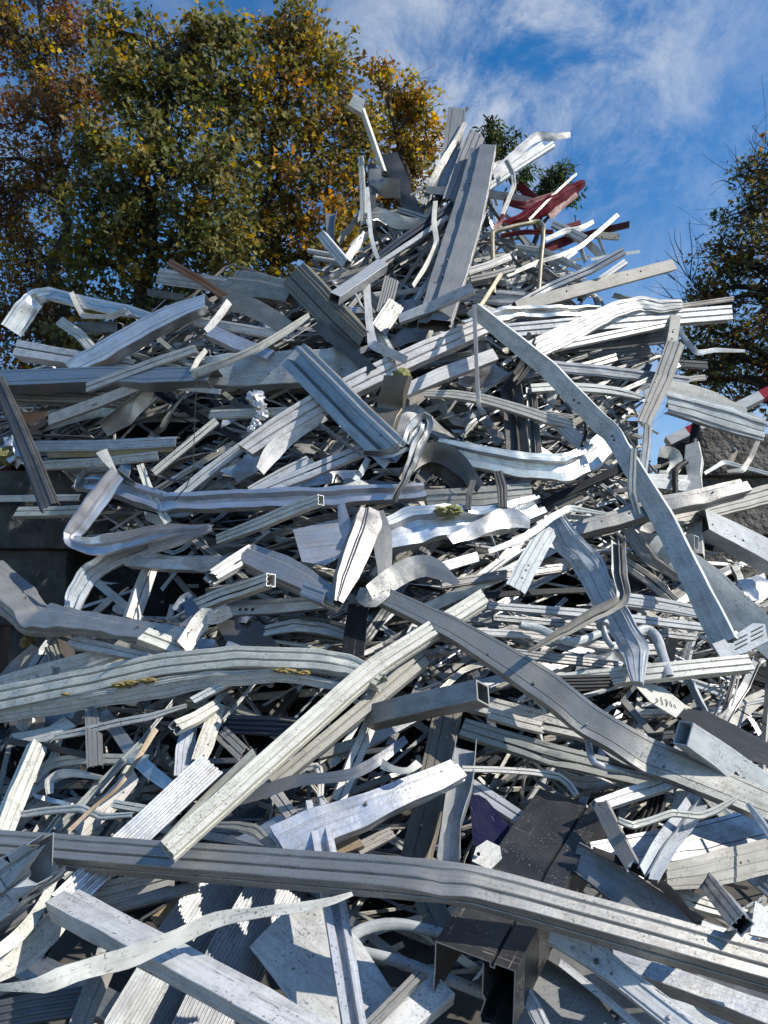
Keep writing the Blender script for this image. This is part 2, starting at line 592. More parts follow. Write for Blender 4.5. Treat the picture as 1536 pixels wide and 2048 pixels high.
def sweep(M, P, par, key, tint, prof, wm, tm, roll, th=0.004, dent=0.0, crush=0.0, cut=(0, 0), torn=0.0, seed=0.0, caps=True, capkey=None, eye=CC, hollow=True, step=0.03, shift=(0.0, 0.0)):
    """run a cross section along a path. wm / tm (metres) and roll (radians) are arrays per control point"""
    n_c = len(wm)
    P, par, s = resample(P, par, step)
    n = len(P)
    ctrl = np.arange(n_c)
    W = np.interp(par, ctrl, wm)
    T_ = np.interp(par, ctrl, tm)
    RO = np.interp(par, ctrl, roll)
    T = np.gradient(P, axis=0)
    T /= np.linalg.norm(T, axis=1)[:, None] + 1e-12
    V = P - eye
    V /= np.linalg.norm(V, axis=1)[:, None]
    N = -V + (V * T).sum(1)[:, None] * T
    N /= np.linalg.norm(N, axis=1)[:, None] + 1e-12
    B = np.cross(N, T)
    c, sn = np.cos(RO)[:, None], np.sin(RO)[:, None]
    N, B = N * c + B * sn, B * c - N * sn
    w0, t0 = float(np.mean(wm)), float(np.mean(tm))
    outer, inner = section(prof, w0, t0, th)
    if not hollow:
        inner = None
    if crush > 0:
        cw = 1 + crush * 0.6 * snoise(P, 5.0, seed)
        ct = 1 + crush * snoise(P, 7.0, seed + 4)
    else:
        cw = ct = np.ones(n)
    # where a piece is bent sharply its walls buckle: flatter, wider, rougher
    ang = np.zeros(n)
    ang[1:-1] = np.arccos(np.clip((T[:-2] * T[2:]).sum(1), -1, 1))
    ang = np.convolve(ang, np.array((.5, 1, 1, 1, .5)), 'same')
    bump = np.clip(ang / 0.9, 0, 1)
    kx, ky = (W / w0 * cw) * (1 + 0.14 * bump), (T_ / t0 * ct) * (1 - (0.45 if t0 > 0.02 else 0.0) * bump)
    rough_ = 0.10 * w0 * bump

    def ring_verts(sec):
        X = sec[None, :, 0] * kx[:, None] + shift[0] * (W * cw)[:, None]
        Y = sec[None, :, 1] * ky[:, None] + shift[1] * (T_ * ct)[:, None]
        v = P[:, None, :] + X[..., None] * B[:, None, :] + Y[..., None] * N[:, None, :]
        # slanted and torn ends
        for end, cc in ((0, cut[0]), (1, cut[1])):
            dist = s if end == 0 else s[-1] - s
            fall = np.clip(1 - dist / (1.6 * w0 + 1e-6), 0, 1)
            sh = X * cc
            if torn > 0:
                sh = sh + torn * w0 * (snoise(v, 55.0 / max(w0 * 10, .4), seed + end) - 0.6)
            v = v + (fall[:, None] * sh)[..., None] * T[:, None, :]
        if dent > 0:
            d = snoise(v, 6.0, seed) * 0.75 + snoise(v, 13.0, seed + 9) * 0.25
            v = v + (d * dent)[..., None] * N[:, None, :]
            d2 = snoise(v, 9.0, seed + 5)
            v = v + (d2 * dent * 0.45)[..., None] * B[:, None, :]
        if rough_.max() > 0.001:
            d3 = snoise(v, 2.2 / max(w0, .02), seed + 11)
            v = v + (d3 * rough_[:, None])[..., None] * N[:, None, :]
        return v
    uo = seed * 3.37 % 40
    vo = seed * 7.91 % 40

    def skin(sec, flip):
        m = len(sec)
        v = ring_verts(sec).reshape(-1, 3)
        per = np.concatenate(((0,), np.cumsum(np.linalg.norm(np.diff(np.vstack((sec, sec[:1])), axis=0), axis=1))))
        faces, uvs = [], []
        for i in range(n - 1):
            for j in range(m):
                k = (j + 1) % m
                q = (i * m + j, (i + 1) * m + j, (i + 1) * m + k, i * m + k)
                u = ((s[i] + uo, per[j] + vo), (s[i + 1] + uo, per[j] + vo), (s[i + 1] + uo, per[j + 1] + vo), (s[i] + uo, per[j + 1] + vo))
                if flip:
                    q, u = q[::-1], u[::-1]
                faces.append(q)
                uvs.append(u)
        return v, faces, uvs
    v, f, u = skin(outer, False)
    M.add(v, f, u, key, tint)
    m = len(outer)
    if inner is not None:
        vi, fi, ui = skin(inner, True)
        M.add(vi, fi, ui, key, tint)
    if caps:
        ck = capkey or ('metal' if key in ('paint', 'coat', 'black') else key)
        ct_ = CUT if key in ('paint', 'coat', 'black', 'metal', 'shine') else tint
        for e in (0, n - 1):
            a = v[e * m:(e + 1) * m]
            if inner is not None:
                b = vi[e * m:(e + 1) * m]
                vv = np.vstack((a, b))
                ff = [(j, (j + 1) % m, m + (j + 1) % m, m + j) if e else (m + j, m + (j + 1) % m, (j + 1) % m, j) for j in range(m)]
            elif prof.startswith('rib'):
                vv = a
                ff = [tuple(range(m)) if e else tuple(range(m))[::-1]]
            else:                          # walls of an open profile: pair the two sides of the outline
                vv = a
                h = m // 2
                ff = [(j, j + 1, m - 2 - j, m - 1 - j) for j in range(h - 1)]
                if not e:
                    ff = [x[::-1] for x in ff]
            M.add(vv, ff, [[(uo + 0.013 * i, vo + 0.007 * i) for i in range(len(x))] for x in ff], ck, ct_)
    return P, N, B, T, s, par


# ------------------------------------------------------------------ one piece of scrap from its outline in the photograph
KINDS = {
    'profile': ('aluminium_profile', 'profile'), 'strip': ('metal_strip', 'metal strip'), 'box': ('box_section', 'box section'),
    'sheet': ('metal_sheet', 'metal sheet'), 'tube': ('metal_tube', 'tube'), 'plank': ('ribbed_plank', 'ribbed plank'),
    'beam': ('aluminium_beam', 'beam'), 'channel': ('metal_channel', 'channel'), 'angle': ('angle_bar', 'angle bar'),
    'seal': ('rubber_seal', 'rubber seal'), 'wire': ('loose_wire', 'wire'), 'plate': ('metal_plate', 'plate'),
    'wood': ('wood_piece', 'wood'), 'bracket': ('metal_bracket', 'bracket'), 'frame': ('bent_frame', 'frame'),
}
_count = [0]


def px(s):
    return [tuple(float(x) for x in q.split(',')) for q in s.split()]


def lst(x, n):
    if isinstance(x, (int, float)):
        return [float(x)] * n
    x = list(x)
    return list(np.interp(np.linspace(0, 1, n), np.linspace(0, 1, len(x)), x))


def piece(label, kind, prof, col, pts, w, t=None, roll=0, off=0.0, kink=False, dent=None, crush=0.0, cut=None, torn=0.0,
          th=0.004, group=None, parent=None, part=None, d=None, build=True, M=None, step=0.03, var=0.06, hollow=True):
    """pts: 'u,v[,dz] ...' in photograph pixels; w, t in pixels at that distance; off in metres behind (+) or before (-) the heap surface"""
    _count[0] += 1
    seed = _count[0] * 0.731
    r = random.Random(_count[0])
    P0 = px(pts) if isinstance(pts, str) else pts
    n = len(P0)
    dd = []
    for i, q in enumerate(P0):
        base = heap_depth(q[0], q[1]) if d is None else (d[i] if isinstance(d, (list, tuple)) else d)
        dd.append(base + off + (q[2] if len(q) > 2 else 0.0))
    P = np.array([at(q[0], q[1], z) for q, z in zip(P0, dd)])
    W = np.array(lst(w, n)) * np.array(dd) / FPX
    if t is None:
        t = {'strip': 0.06, 'lip': .25, 'angle': .7, 'angle2': .7, 'chan': .5, 'trough': .5, 'hat': .35, 'vee': .4, 'tube': 1.0, 'multi': .7, 'duo': .65, 'step': .7, 'box': .6}.get(prof, 0.18)
        Tm = W * t
    else:
        Tm = np.array(lst(t, n)) * np.array(dd) / FPX
    ro = np.radians(lst(roll, n))
    # what the outline gives is the whole visible width: share it between the face and the side
    fit = (1.0 / (np.cos(ro) + np.where(W > 0, Tm / W, 0) * np.abs(np.sin(ro)))) ** 0.9
    W, Tm = W * fit, Tm * fit
    key, rgb = COLS[col]
    k = 1 + r.uniform(-var, var)
    tint = tuple(min(0.9, c * k * (1 + r.uniform(-.02, .02))) for c in rgb)
    if n > 2 and kind in ('profile', 'beam', 'box', 'channel', 'plank', 'strip', 'angle', 'sheet') and prof not in ('strip', 'vee', 'tube'):
        kink = True
    Q, par = smooth_path(P, kink)
    L = float(np.linalg.norm(np.diff(Q, axis=0), axis=1).sum())
    if dent is None:
        dent = (0.010 if prof in ('multi', 'duo', 'box', 'step') or prof.startswith('rib') else 0.04) * float(W.mean())
    if n == 2 and dent > 0:               # nothing in a scrap heap is dead straight
        s = np.linspace(0, 1, len(Q))
        a = r.uniform(-1, 1) * 0.008 * L
        Q = Q + (np.sin(s * math.pi * r.choice((1, 1, 2)))[:, None] * a) * np.array((r.uniform(-1, 1), r.uniform(-1, 1), r.uniform(-1, 1)))
    if cut is None:
        cut = (r.uniform(-.35, .35), r.uniform(-.35, .35))
    own = M is None
    M = M or Mesh()
    th_ = min(th, 0.16 * float(min(W.mean(), max(Tm.mean(), 0.02))))
    sweep(M, Q, par, key, tint, prof, W, Tm, ro, th_, dent, crush, cut, torn, seed, hollow=hollow, step=max(0.02, min(step, L / 14)))
    if not own:
        return M
    if not build:
        return M
    name, cat = KINDS[kind]
    o = M.build(name)
    tag(o, label, cat, group)
    w_, t_ = float(W.mean()), float(Tm.mean())
    if prof in ('multi', 'duo') and col not in ('ochre', 'navy', 'black') and w_ < .12 and r.random() < .5:
        # the black sealing strip still sitting in the groove
        G = Mesh()
        xg, yg = (-.155, .44) if prof == 'multi' else (.02, .40)
        a0, a1 = sorted((r.uniform(0, .5), r.uniform(.55, 1.0)))
        i0, i1 = int(a0 * (len(Q) - 1)), max(int(a1 * (len(Q) - 1)), int(a0 * (len(Q) - 1)) + 3)
        Qg, pg = Q[i0:i1 + 1], par[i0:i1 + 1]
        if len(Qg) > 3:
            mm = [.07 * w_] * n if prof == 'multi' else [.09 * w_] * n
            # same cross-section scale as the host so that it follows every bend
            sweep(G, Qg, pg, 'rubber', (.012, .012, .013), 'box', W * (mm[0] / w_), Tm * .16, ro, .002, 0, 0, (0, 0), 0, seed, hollow=False, step=max(0.02, min(step, L / 14)), shift=(xg * w_ / mm[0], yg / .16))
            G.build('gasket', parent=o)
    if prof in ('lip', 'box', 'step', 'chan') and w_ > .06 and kind in ('profile', 'beam', 'box', 'channel', 'strip') and r.random() < .45:
        dq = np.gradient(Q, axis=0)
        x0 = r.uniform(-.3, .3)
        for f in sorted(r.uniform(.06, .94) for _ in range(r.choice((2, 3, 4)))):
            i = int(f * (len(Q) - 1))
            T1 = dq[i] / (np.linalg.norm(dq[i]) + 1e-9)
            V1 = (Q[i] - CC) / np.linalg.norm(Q[i] - CC)
            N1 = -V1 + V1.dot(T1) * T1
            N1 /= np.linalg.norm(N1)
            B1 = np.cross(N1, T1)
            ra = float(np.interp(par[i], np.arange(n), ro))
            N1, B1 = N1 * math.cos(ra) + B1 * math.sin(ra), B1 * math.cos(ra) - N1 * math.sin(ra)
            wi, ti = float(np.interp(par[i], np.arange(n), W)), float(np.interp(par[i], np.arange(n), Tm))
            rr = r.uniform(.0045, .009)
            c0 = Q[i] + B1 * x0 * wi + N1 * (ti * .5 + .004)
            an = np.linspace(0, 2 * math.pi, 9)[:-1]
            ring = np.cos(an)[:, None] * T1 - np.sin(an)[:, None] * B1
            VV = np.vstack((c0 + ring * rr - N1 * .02, c0 + ring * rr, c0 + ring * rr * .55 + N1 * .0025))
            FF = [(k, (k + 1) % 8, 8 + (k + 1) % 8, 8 + k) for k in range(8)] + [(8 + k, 8 + (k + 1) % 8, 16 + (k + 1) % 8, 16 + k) for k in range(8)] + [tuple(range(16, 24))]
            G = Mesh()
            kk, cc = COLS['dark'] if r.random() < .7 else COLS['silver']
            G.add(VV, FF, [[(0.1 * k, .1) for k in range(len(x))] for x in FF], kk, cc)
            G.build('screw', parent=o)
    return o


def plate_mesh(M, poly, off, col, d=None, thick=0.006, dent=0.012, cuts=3, tilt=0.0, seed=None, bow=0.0, crease=0.0):
    """a flat-cut sheet with the given outline (photograph pixels), wavy and of real thickness"""
    _count[0] += 1
    seed = _count[0] * 0.731 if seed is None else seed
    P0 = px(poly)
    P = np.array([at(q[0], q[1], (heap_depth(q[0], q[1]) if d is None else d) + off + (q[2] if len(q) > 2 else 0)) for q in P0])
    c = P.mean(0)
    _, _, vt = np.linalg.svd(P - c)
    nrm = vt[2]
    if np.dot(nrm, c - CC) > 0:
        nrm = -nrm
    P = P - ((P - c) @ nrm)[:, None] * nrm * 0.6
    bm = bmesh.new()
    vs = [bm.verts.new(p) for p in P]
    es = [bm.edges.new((vs[i], vs[(i + 1) % len(vs)])) for i in range(len(vs))]
    bmesh.ops.triangle_fill(bm, edges=es, use_beauty=True)
    for _ in range(cuts):
        bmesh.ops.subdivide_edges(bm, edges=bm.edges[:], cuts=1, use_grid_fill=True)
    bmesh.ops.recalc_face_normals(bm, faces=bm.faces[:])
    if sum((f.normal.dot(Vector(nrm)) * f.calc_area() for f in bm.faces)) < 0:
        bmesh.ops.reverse_faces(bm, faces=bm.faces[:])
    bm.verts.ensure_lookup_table()
    V = np.array([v.co[:] for v in bm.verts])
    size = np.abs(V - c).max()
    V = V + ((snoise(V, 4.0, seed) * .7 + snoise(V, 11.0, seed + 3) * .3) * dent + bow * (((V - c) @ vt[0]) / size) ** 2 * size)[:, None] * nrm
    if crease > 0:                        # sharp folds, as in trodden sheet
        V = V + ((1 - 2 * np.abs(snoise(V, 3.2, seed + 7)) ** .8) * crease + (1 - 2 * np.abs(snoise(V, 7.0, seed + 8))) * crease * .4)[:, None] * nrm
    for v, p in zip(bm.verts, V):
        v.co = p
    bm.normal_update()
    F = [tuple(v.index for v in f.verts) for f in bm.faces]
    bnd = [(e.link_loops[0].vert.index, e.link_loops[0].link_loop_next.vert.index) for e in bm.edges if len(e.link_faces) == 1]
    bm.free()
    ax, ay = vt[0], vt[1]
    uv = np.stack(((V - c) @ ax + seed % 17, (V - c) @ ay + seed % 13), 1)
    nV = len(V)
    key, rgb = COLS[col]
    back = V - nrm * thick
    M.add(np.vstack((V, back)), F + [tuple(i + nV for i in f[::-1]) for f in F], [[tuple(uv[i]) for i in f] for f in F] + [[tuple(uv[i]) for i in f[::-1]] for f in F], key, rgb)
    ed = [(b, a, a + nV, b + nV) for a, b in bnd]
    M.add(np.vstack((V, back)), ed, [[tuple(uv[i % nV]) for i in f] for f in ed], 'metal' if key in ('paint', 'coat') else key, CUT if key in ('paint', 'coat') else rgb)


def plate(label, kind, col, poly, off=0.0, group=None, parent=None, part=None, **kw):
    M = Mesh()
    plate_mesh(M, poly, off, col, **kw)
    name, cat = KINDS[kind]
    if parent is not None:
        return M.build(part, parent=parent)
    return tag(M.build(name), label, cat, group)


def lump_mesh(M, u, v, off, r_px, key, tint=(.5, .4, .1), squash=(1, 1, 1), d=None, rough=0.35, sub=3):
    _count[0] += 1
    dd = (heap_depth(u, v) if d is None else d) + off
    c = at(u, v, dd)
    r = r_px * dd / FPX
    bm = bmesh.new()
    bmesh.ops.create_icosphere(bm, subdivisions=sub, radius=1.0)
    V = np.array([x.co[:] for x in bm.verts])
    F = [tuple(x.index for x in f.verts) for f in bm.faces]
    bm.free()
    s = _count[0] * 1.3
    k = 1 + rough * (snoise(V, 2.2, s) * .6 + snoise(V, 5.0, s + 2) * .5)
    V = V * k[:, None] * np.array(squash) * r + c
    M.add(V, F, [[(V[i][0] * 2, V[i][2] * 2) for i in f] for f in F], key, tint)


def lump(name, label, cat, u, v, off, r_px, key, parent=None, **kw):
    M = Mesh()
    lump_mesh(M, u, v, off, r_px, key, **kw)
    o = M.build(name, parent=parent, sharp=60)
    return tag(o, label, cat) if parent is None else o


def bolt(parent, name, u, v, off, r_px, col='dark', d=None):
    """a bolt head / rivet / hole plug standing proud of a face"""
    M = Mesh()
    dd = (heap_depth(u, v) if d is None else d) + off
    c = at(u, v, dd)
    ax = (CC - c) / np.linalg.norm(CC - c)
    r = r_px * dd / FPX
    P = np.array([c - ax * 0.01, c + ax * 0.006])
    key, rgb = COLS[col]
    side = np.cross(ax, (0, 0, 1.0))
    side /= np.linalg.norm(side)
    up = np.cross(side, ax)
    a = np.linspace(0, 2 * math.pi, 9)[:-1]
    ring = np.cos(a)[:, None] * side + np.sin(a)[:, None] * up
    V = np.vstack((P[0] + ring * r, P[1] + ring * r * 0.85))
    F = [(i, (i + 1) % 8, 8 + (i + 1) % 8, 8 + i) for i in range(8)] + [tuple(range(8, 16))]
    M.add(V, F, [[(V[i][0], V[i][2]) for i in f] for f in F], key, rgb)
    return M.build(name, parent=parent)


# ------------------------------------------------------------------ the setting
def build_ground():
    me = bpy.data.meshes.new('ground')
    s = 400.0
    me.from_pydata([(-s, -s, 0), (s, -s, 0), (s, s, 0), (-s, s, 0)], [], [(0, 1, 2, 3)])
    me.materials.append(MAT['ground'])
    o = bpy.data.objects.new('ground', me)
    COL.objects.link(o)
    tag(o, kind='structure')


build_ground()


def concrete_block(label, u0, v0, wpx, hpx, d, seed, group, yaw=0.0, length=1.1, broken=0.0, mat='concrete'):
    """cast concrete bay block: bevelled, chipped, standing in its course"""
    a = at(u0, v0, d)
    w, h = wpx * d / FPX, hpx * d / FPX
    bm = bmesh.new()
    bmesh.ops.create_cube(bm, size=1.0)
    bmesh.ops.scale(bm, vec=(w, length, h), verts=bm.verts[:])
    bmesh.ops.bevel(bm, geom=bm.edges[:], offset=0.035, segments=2, affect='EDGES', profile=0.6)
    bmesh.ops.subdivide_edges(bm, edges=bm.edges[:], cuts=5, use_grid_fill=True)
    for v in bm.verts:
        p = np.array(v.co[:])
        edge = max(0.0, (abs(p[0]) / (w / 2) - .8) * 2) + max(0.0, (abs(p[2]) / (h / 2) - .75) * 2)
        k = snoise(p, 7.0, seed) * 0.010 + snoise(p, 17.0, seed + 2) * 0.008 * (1 + 2 * edge)
        q = Vector(p).normalized() * k
        if broken > 0 and p[2] > 0:
            q.z -= broken * h * max(0.0, 0.5 + 0.9 * float(snoise(p, 3.0, seed + 6))) * (p[2] / (h / 2))
        v.co += q
    me = bpy.data.meshes.new('concrete_block')
    bm.to_mesh(me)
    bm.free()
    me.materials.append(MAT[mat])
    me.polygons.foreach_set('use_smooth', [True] * len(me.polygons))
    me.set_sharp_from_angle(angle=R(40))
    o = bpy.data.objects.new('concrete_block', me)
    COL.objects.link(o)
    o.location = a + np.array((w / 2, length / 2, -h / 2))
    o.rotation_euler.z = yaw
    return tag(o, label, 'concrete block', group)


DL, DRt = 6.75, 7.0
concrete_block('shadow-toned concrete block with rounded edges, top one of the stack at the left', -90, 940, 330, 158, DL, 1.0, 'concrete blocks of the bay wall', mat='shadowed')
concrete_block('dark concrete block with a cracked face, middle course of the left stack', -180, 1099, 316, 152, DL - .02, 2.0, 'concrete blocks of the bay wall', mat='shadowed')
concrete_block('dark concrete block with pitted edge, third course down behind the bent silver beam', 20, 1252, 300, 112, DL, 3.0, 'concrete blocks of the bay wall', mat='shadowed')
concrete_block('lowest dark concrete block under the left stack, behind tangled strips', -10, 1366, 300, 150, DL + .02, 4.0, 'concrete blocks of the bay wall', mat='shadowed')
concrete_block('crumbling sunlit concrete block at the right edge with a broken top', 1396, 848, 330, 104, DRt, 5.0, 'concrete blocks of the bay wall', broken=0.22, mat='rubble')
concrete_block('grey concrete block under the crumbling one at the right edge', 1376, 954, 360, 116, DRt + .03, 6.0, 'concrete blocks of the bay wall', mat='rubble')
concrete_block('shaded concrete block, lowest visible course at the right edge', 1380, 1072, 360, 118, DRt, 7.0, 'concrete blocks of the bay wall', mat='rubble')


def container():
    d = DL + 0.9
    e = empty('waste_container', tuple(at(-60, 1330, d) * np.array((1, 1, 0))), 'dark red steel container standing behind the left concrete blocks', 'container')
    M = Mesh()
    a, b = at(-260, 930, d), at(26, 1420, d)
    z0, z1 = 0.0, a[2]
    n = 14
    xs = np.linspace(a[0], b[0], n * 4 + 1)
    ys = a[1] + np.tile((0, 0, .04, .04), n + 1)[:len(xs)]
    V = np.array([(x, y, z) for z in (z0, z1) for x, y in zip(xs, ys)])
    m = len(xs)
    F = [(i, i + 1, m + i + 1, m + i) for i in range(m - 1)]
    M.add(V, F, [[(V[i][0], V[i][2]) for i in f] for f in F], 'coat', (0.09, 0.008, 0.010))
    V = np.array([(a[0], a[1], z0), (b[0], a[1], z0), (b[0], a[1] + 2, z0), (a[0], a[1] + 2, z0), (a[0], a[1], z1), (b[0], a[1], z1), (b[0], a[1] + 2, z1), (a[0], a[1] + 2, z1)])
    F = [(1, 2, 6, 5), (2, 3, 7, 6), (3, 0, 4, 7), (4, 5, 6, 7)]
    M.add(V, F, [[(V[i][0] + V[i][1], V[i][2]) for i in f] for f in F], 'coat', (0.09, 0.008, 0.010))
    M.build('container_wall', parent=e)
    M = Mesh()
    for z in (z0 + .05, z1 - .05):
        P = np.array([(a[0], a[1] - .03, z), (b[0] + .02, a[1] - .03, z)])
        sweep(M, P, np.array((0., 1.)), 'coat', (0.10, 0.010, 0.012), 'box', [.1, .1], [.08, .08], [0, 0])
    M.build('container_rim', parent=e)


container()


# ------------------------------------------------------------------ trees
LEAF_MAPLE = np.array(((0, 0), (.10, .12), (.42, .02), (.34, .22), (.56, .40), (.30, .46), (.30, .66), (.12, .62), (0, 1.0),
                       (-.12, .62), (-.30, .66), (-.30, .46), (-.56, .40), (-.34, .22), (-.42, .02), (-.10, .12)))
LEAF_ASH = np.array(((0, 0), (.13, .25), (.15, .5), (.08, .8), (0, 1.0), (-.08, .8), (-.15, .5), (-.13, .25)))


def leaves_object(parent, centres, radii, counts, size, palette, weights, shape, clump_pal=None, droop=0.5, name='crown', wind=None, lum=1.6):
    """thousands of leaf blades gathered in clumps round the twig ends"""
    counts = (counts * 1.75).astype(int)
    size *= 0.68
    nl = int(sum(counts))
    idx = np.repeat(np.arange(len(centres)), counts)
    dirs = rng.normal(size=(nl, 3))
    dirs /= np.linalg.norm(dirs, axis=1)[:, None]
    rad = radii[idx] * rng.uniform(0.05, 1.0, nl) ** 0.55
    p = centres[idx] + dirs * rad[:, None] * np.array((1, 1, .8))
    # blade axes
    ax = dirs * 0.6 + rng.normal(size=(nl, 3)) * 0.6 + np.array((0, 0, -droop))
    if wind is not None:
        ax = ax + np.array(wind)
    ax /= np.linalg.norm(ax, axis=1)[:, None]
    nn = rng.normal(size=(nl, 3)) + np.array((0.1, -.35, .7))
    sx = np.cross(ax, nn)
    sx /= np.linalg.norm(sx, axis=1)[:, None] + 1e-9
    nz = np.cross(sx, ax)
    sz = size * rng.uniform(0.55, 1.25, nl)
    k = len(shape)
    fold = rng.uniform(0.1, 0.9, nl)
    curl = rng.uniform(-.35, .35, nl)
    V = (p[:, None, :] + shape[None, :, 0, None] * sz[:, None, None] * sx[:, None, :] + shape[None, :, 1, None] * sz[:, None, None] * ax[:, None, :]
         + ((np.abs(shape[:, 0])[None] * fold[:, None] + (shape[:, 1] ** 2)[None] * curl[:, None]) * sz[:, None])[..., None] * nz[:, None, :])
    V = V.reshape(-1, 3)
    pal = np.array(palette)
    which = rng.choice(len(pal), size=nl, p=np.array(weights) / sum(weights))
    if clump_pal is not None:             # whole clumps have turned further than others
        cw = rng.choice(len(pal), size=len(centres), p=np.array(clump_pal) / sum(clump_pal))
        use = rng.uniform(size=nl) < 0.72
        which = np.where(use, cw[idx], which)
    c = lum * pal[which] * rng.uniform(0.7, 1.3, (nl, 1)) * rng.uniform(0.92, 1.08, (nl, 3))
    me = bpy.data.meshes.new(name)
    base = np.array(parent.location)
    me.vertices.add(nl * k)
    me.vertices.foreach_set('co', (V - base).astype(np.float32).ravel())
    me.loops.add(nl * k)
    me.loops.foreach_set('vertex_index', np.arange(nl * k, dtype=np.int32))
    me.polygons.add(nl)
    me.polygons.foreach_set('loop_start', np.arange(0, nl * k, k, dtype=np.int32))
    me.polygons.foreach_set('loop_total', np.full(nl, k, dtype=np.int32))
    me.update(calc_edges=True)
    at_ = me.attributes.new('tint', 'FLOAT_COLOR', 'POINT')
    at_.data.foreach_set('color', np.repeat(np.hstack((c, np.ones((nl, 1)))), k, axis=0).astype(np.float32).ravel())
    me.materials.append(MAT['leaf'])
    me.validate()
    o = bpy.data.objects.new(name, me)
    COL.objects.link(o)
    o.parent = parent
    return o


def limb(M, pts, r0, r1, sides=7, wob=0.04, seed=0.0, key='bark'):
    P = np.array(pts, float)
    if len(P) > 2:
        P, par = smooth_path(P, False)
    else:
        P = P[0] + (P[1] - P[0]) * np.linspace(0, 1, 6)[:, None]
    n = len(P)
    ln = np.linalg.norm(P[-1] - P[0])
    fade = np.sin(np.linspace(0, math.pi, n))[:, None]
    P = P + fade * wob * ln * np.stack((snoise(P, 1.6, seed), snoise(P, 1.6, seed + 5), snoise(P, 1.6, seed + 8) * .6), 1)
    T = np.gradient(P, axis=0)
    T /= np.linalg.norm(T, axis=1)[:, None] + 1e-9
    a = np.cross(T, np.array((.3, .9, .25)))
    a /= np.linalg.norm(a, axis=1)[:, None] + 1e-9
    b = np.cross(T, a)
    r = r0 + (r1 - r0) * np.linspace(0, 1, n) ** 0.8
    an = np.linspace(0, 2 * math.pi, sides + 1)[:-1]
    V = (P[:, None, :] + r[:, None, None] * (np.cos(an)[None, :, None] * a[:, None, :] + np.sin(an)[None, :, None] * b[:, None, :])).reshape(-1, 3)
    F = [(i * sides + j, i * sides + (j + 1) % sides, (i + 1) * sides + (j + 1) % sides, (i + 1) * sides + j) for i in range(n - 1) for j in range(sides)]
    M.add(V, F, [[(0, 0)] * 4 for f in F], key, (0.05, 0.04, 0.03))
    return P


def tree(name, label, d, base_u, trunk_px, blobs, leaf, palette, weights, clump_pal, shape=LEAF_MAPLE, trunk_r=0.17, n_clump=1.0, per=34,
         cl_r=0.40, group=None, extra_twigs=0, droop=0.5, wind=None, bare=(), lum=1.6):
    """trunk_px: pixels up the stem; blobs: (u, v, ru, rv, dz, clumps) ellipsoids that make up the crown"""
    p0 = at(base_u, trunk_px[0][1], d)
    root = np.array((p0[0], p0[1], 0.0))
    e = empty(name, tuple(root), label, 'tree', group)
    TM, BM = Mesh(), Mesh()
    stem = [root] + [at(q[0], q[1], d + (q[2] if len(q) > 2 else 0)) for q in trunk_px]
    SP = limb(TM, stem, trunk_r, trunk_r * 0.3, 10, 0.02, base_u)
    TM.build('trunk', parent=e, sharp=80)
    cent, rad = [], []
    for bi, (u, v, ru, rv, dz, nc) in enumerate(blobs):
        c = at(u, v, d + dz)
        k = (d + dz) / FPX
        R3 = np.array((ru * k, max(ru, rv) * k * 0.75, rv * k))
        # a limb from the stem below up into this part of the crown
        below = SP[SP[:, 2] < c[2] - 0.25 * R3[2]]
        src = below[np.argmin(np.linalg.norm((below - c) * np.array((1, 1, .6)), axis=1))] if len(below) else SP[len(SP) // 3]
        LP = limb(BM, [src, (src + c) / 2 + np.array((0, 0, .12 * np.linalg.norm(c - src))), c, c + np.array((0, 0, .55 * R3[2]))], trunk_r * 0.5, 0.015, 6, 0.09, bi * 2.1 + base_u)
        n = max(3, int(nc * n_clump * 1.3))
        dirs = rng.normal(size=(n, 3))
        dirs /= np.linalg.norm(dirs, axis=1)[:, None]
        q = c + dirs * (rng.uniform(0.10, 1.25, n) ** 0.55)[:, None] * R3
        for p in q:
            s = LP[np.argmin(np.linalg.norm(LP - p, axis=1) + rng.uniform(0, .5, len(LP)))]
            mid = (s + p) / 2 + rng.normal(size=3) * 0.10 + np.array((0, 0, -.05))
            tip = p + (p - s) / (np.linalg.norm(p - s) + 1e-6) * 0.25
            limb(BM, [s, mid, p, tip], 0.018, 0.004, 4, 0.05, float(p[0]) * 3)
            for _ in range(extra_twigs):
                limb(BM, [mid, mid + (p - mid) * 0.6 + rng.normal(size=3) * .22, p + rng.normal(size=3) * 0.45 + np.array((0, 0, .2))], 0.009, 0.003, 3, 0.06, float(p[2]))
            cent.append(p)
            rad.append(cl_r * rng.choice((.45, .6, .75, 1.0)) * rng.uniform(.85, 1.15))
    for pts in bare:
        limb(BM, [at(q[0], q[1], d + (q[2] if len(q) > 2 else 0)) for q in pts], 0.013, 0.003, 4, 0.05, pts[0][0])
    BM.build('branches', parent=e, sharp=80)
    cent, rad = np.array(cent), np.array(rad)
    counts = np.maximum(4, (per * rng.uniform(0.4, 1.5, len(cent)) * (rad / cl_r) ** 1.5)).astype(int)
    leaves_object(e, cent, rad, counts, leaf, palette, weights, shape, clump_pal, droop, wind=wind, lum=lum)
    return e


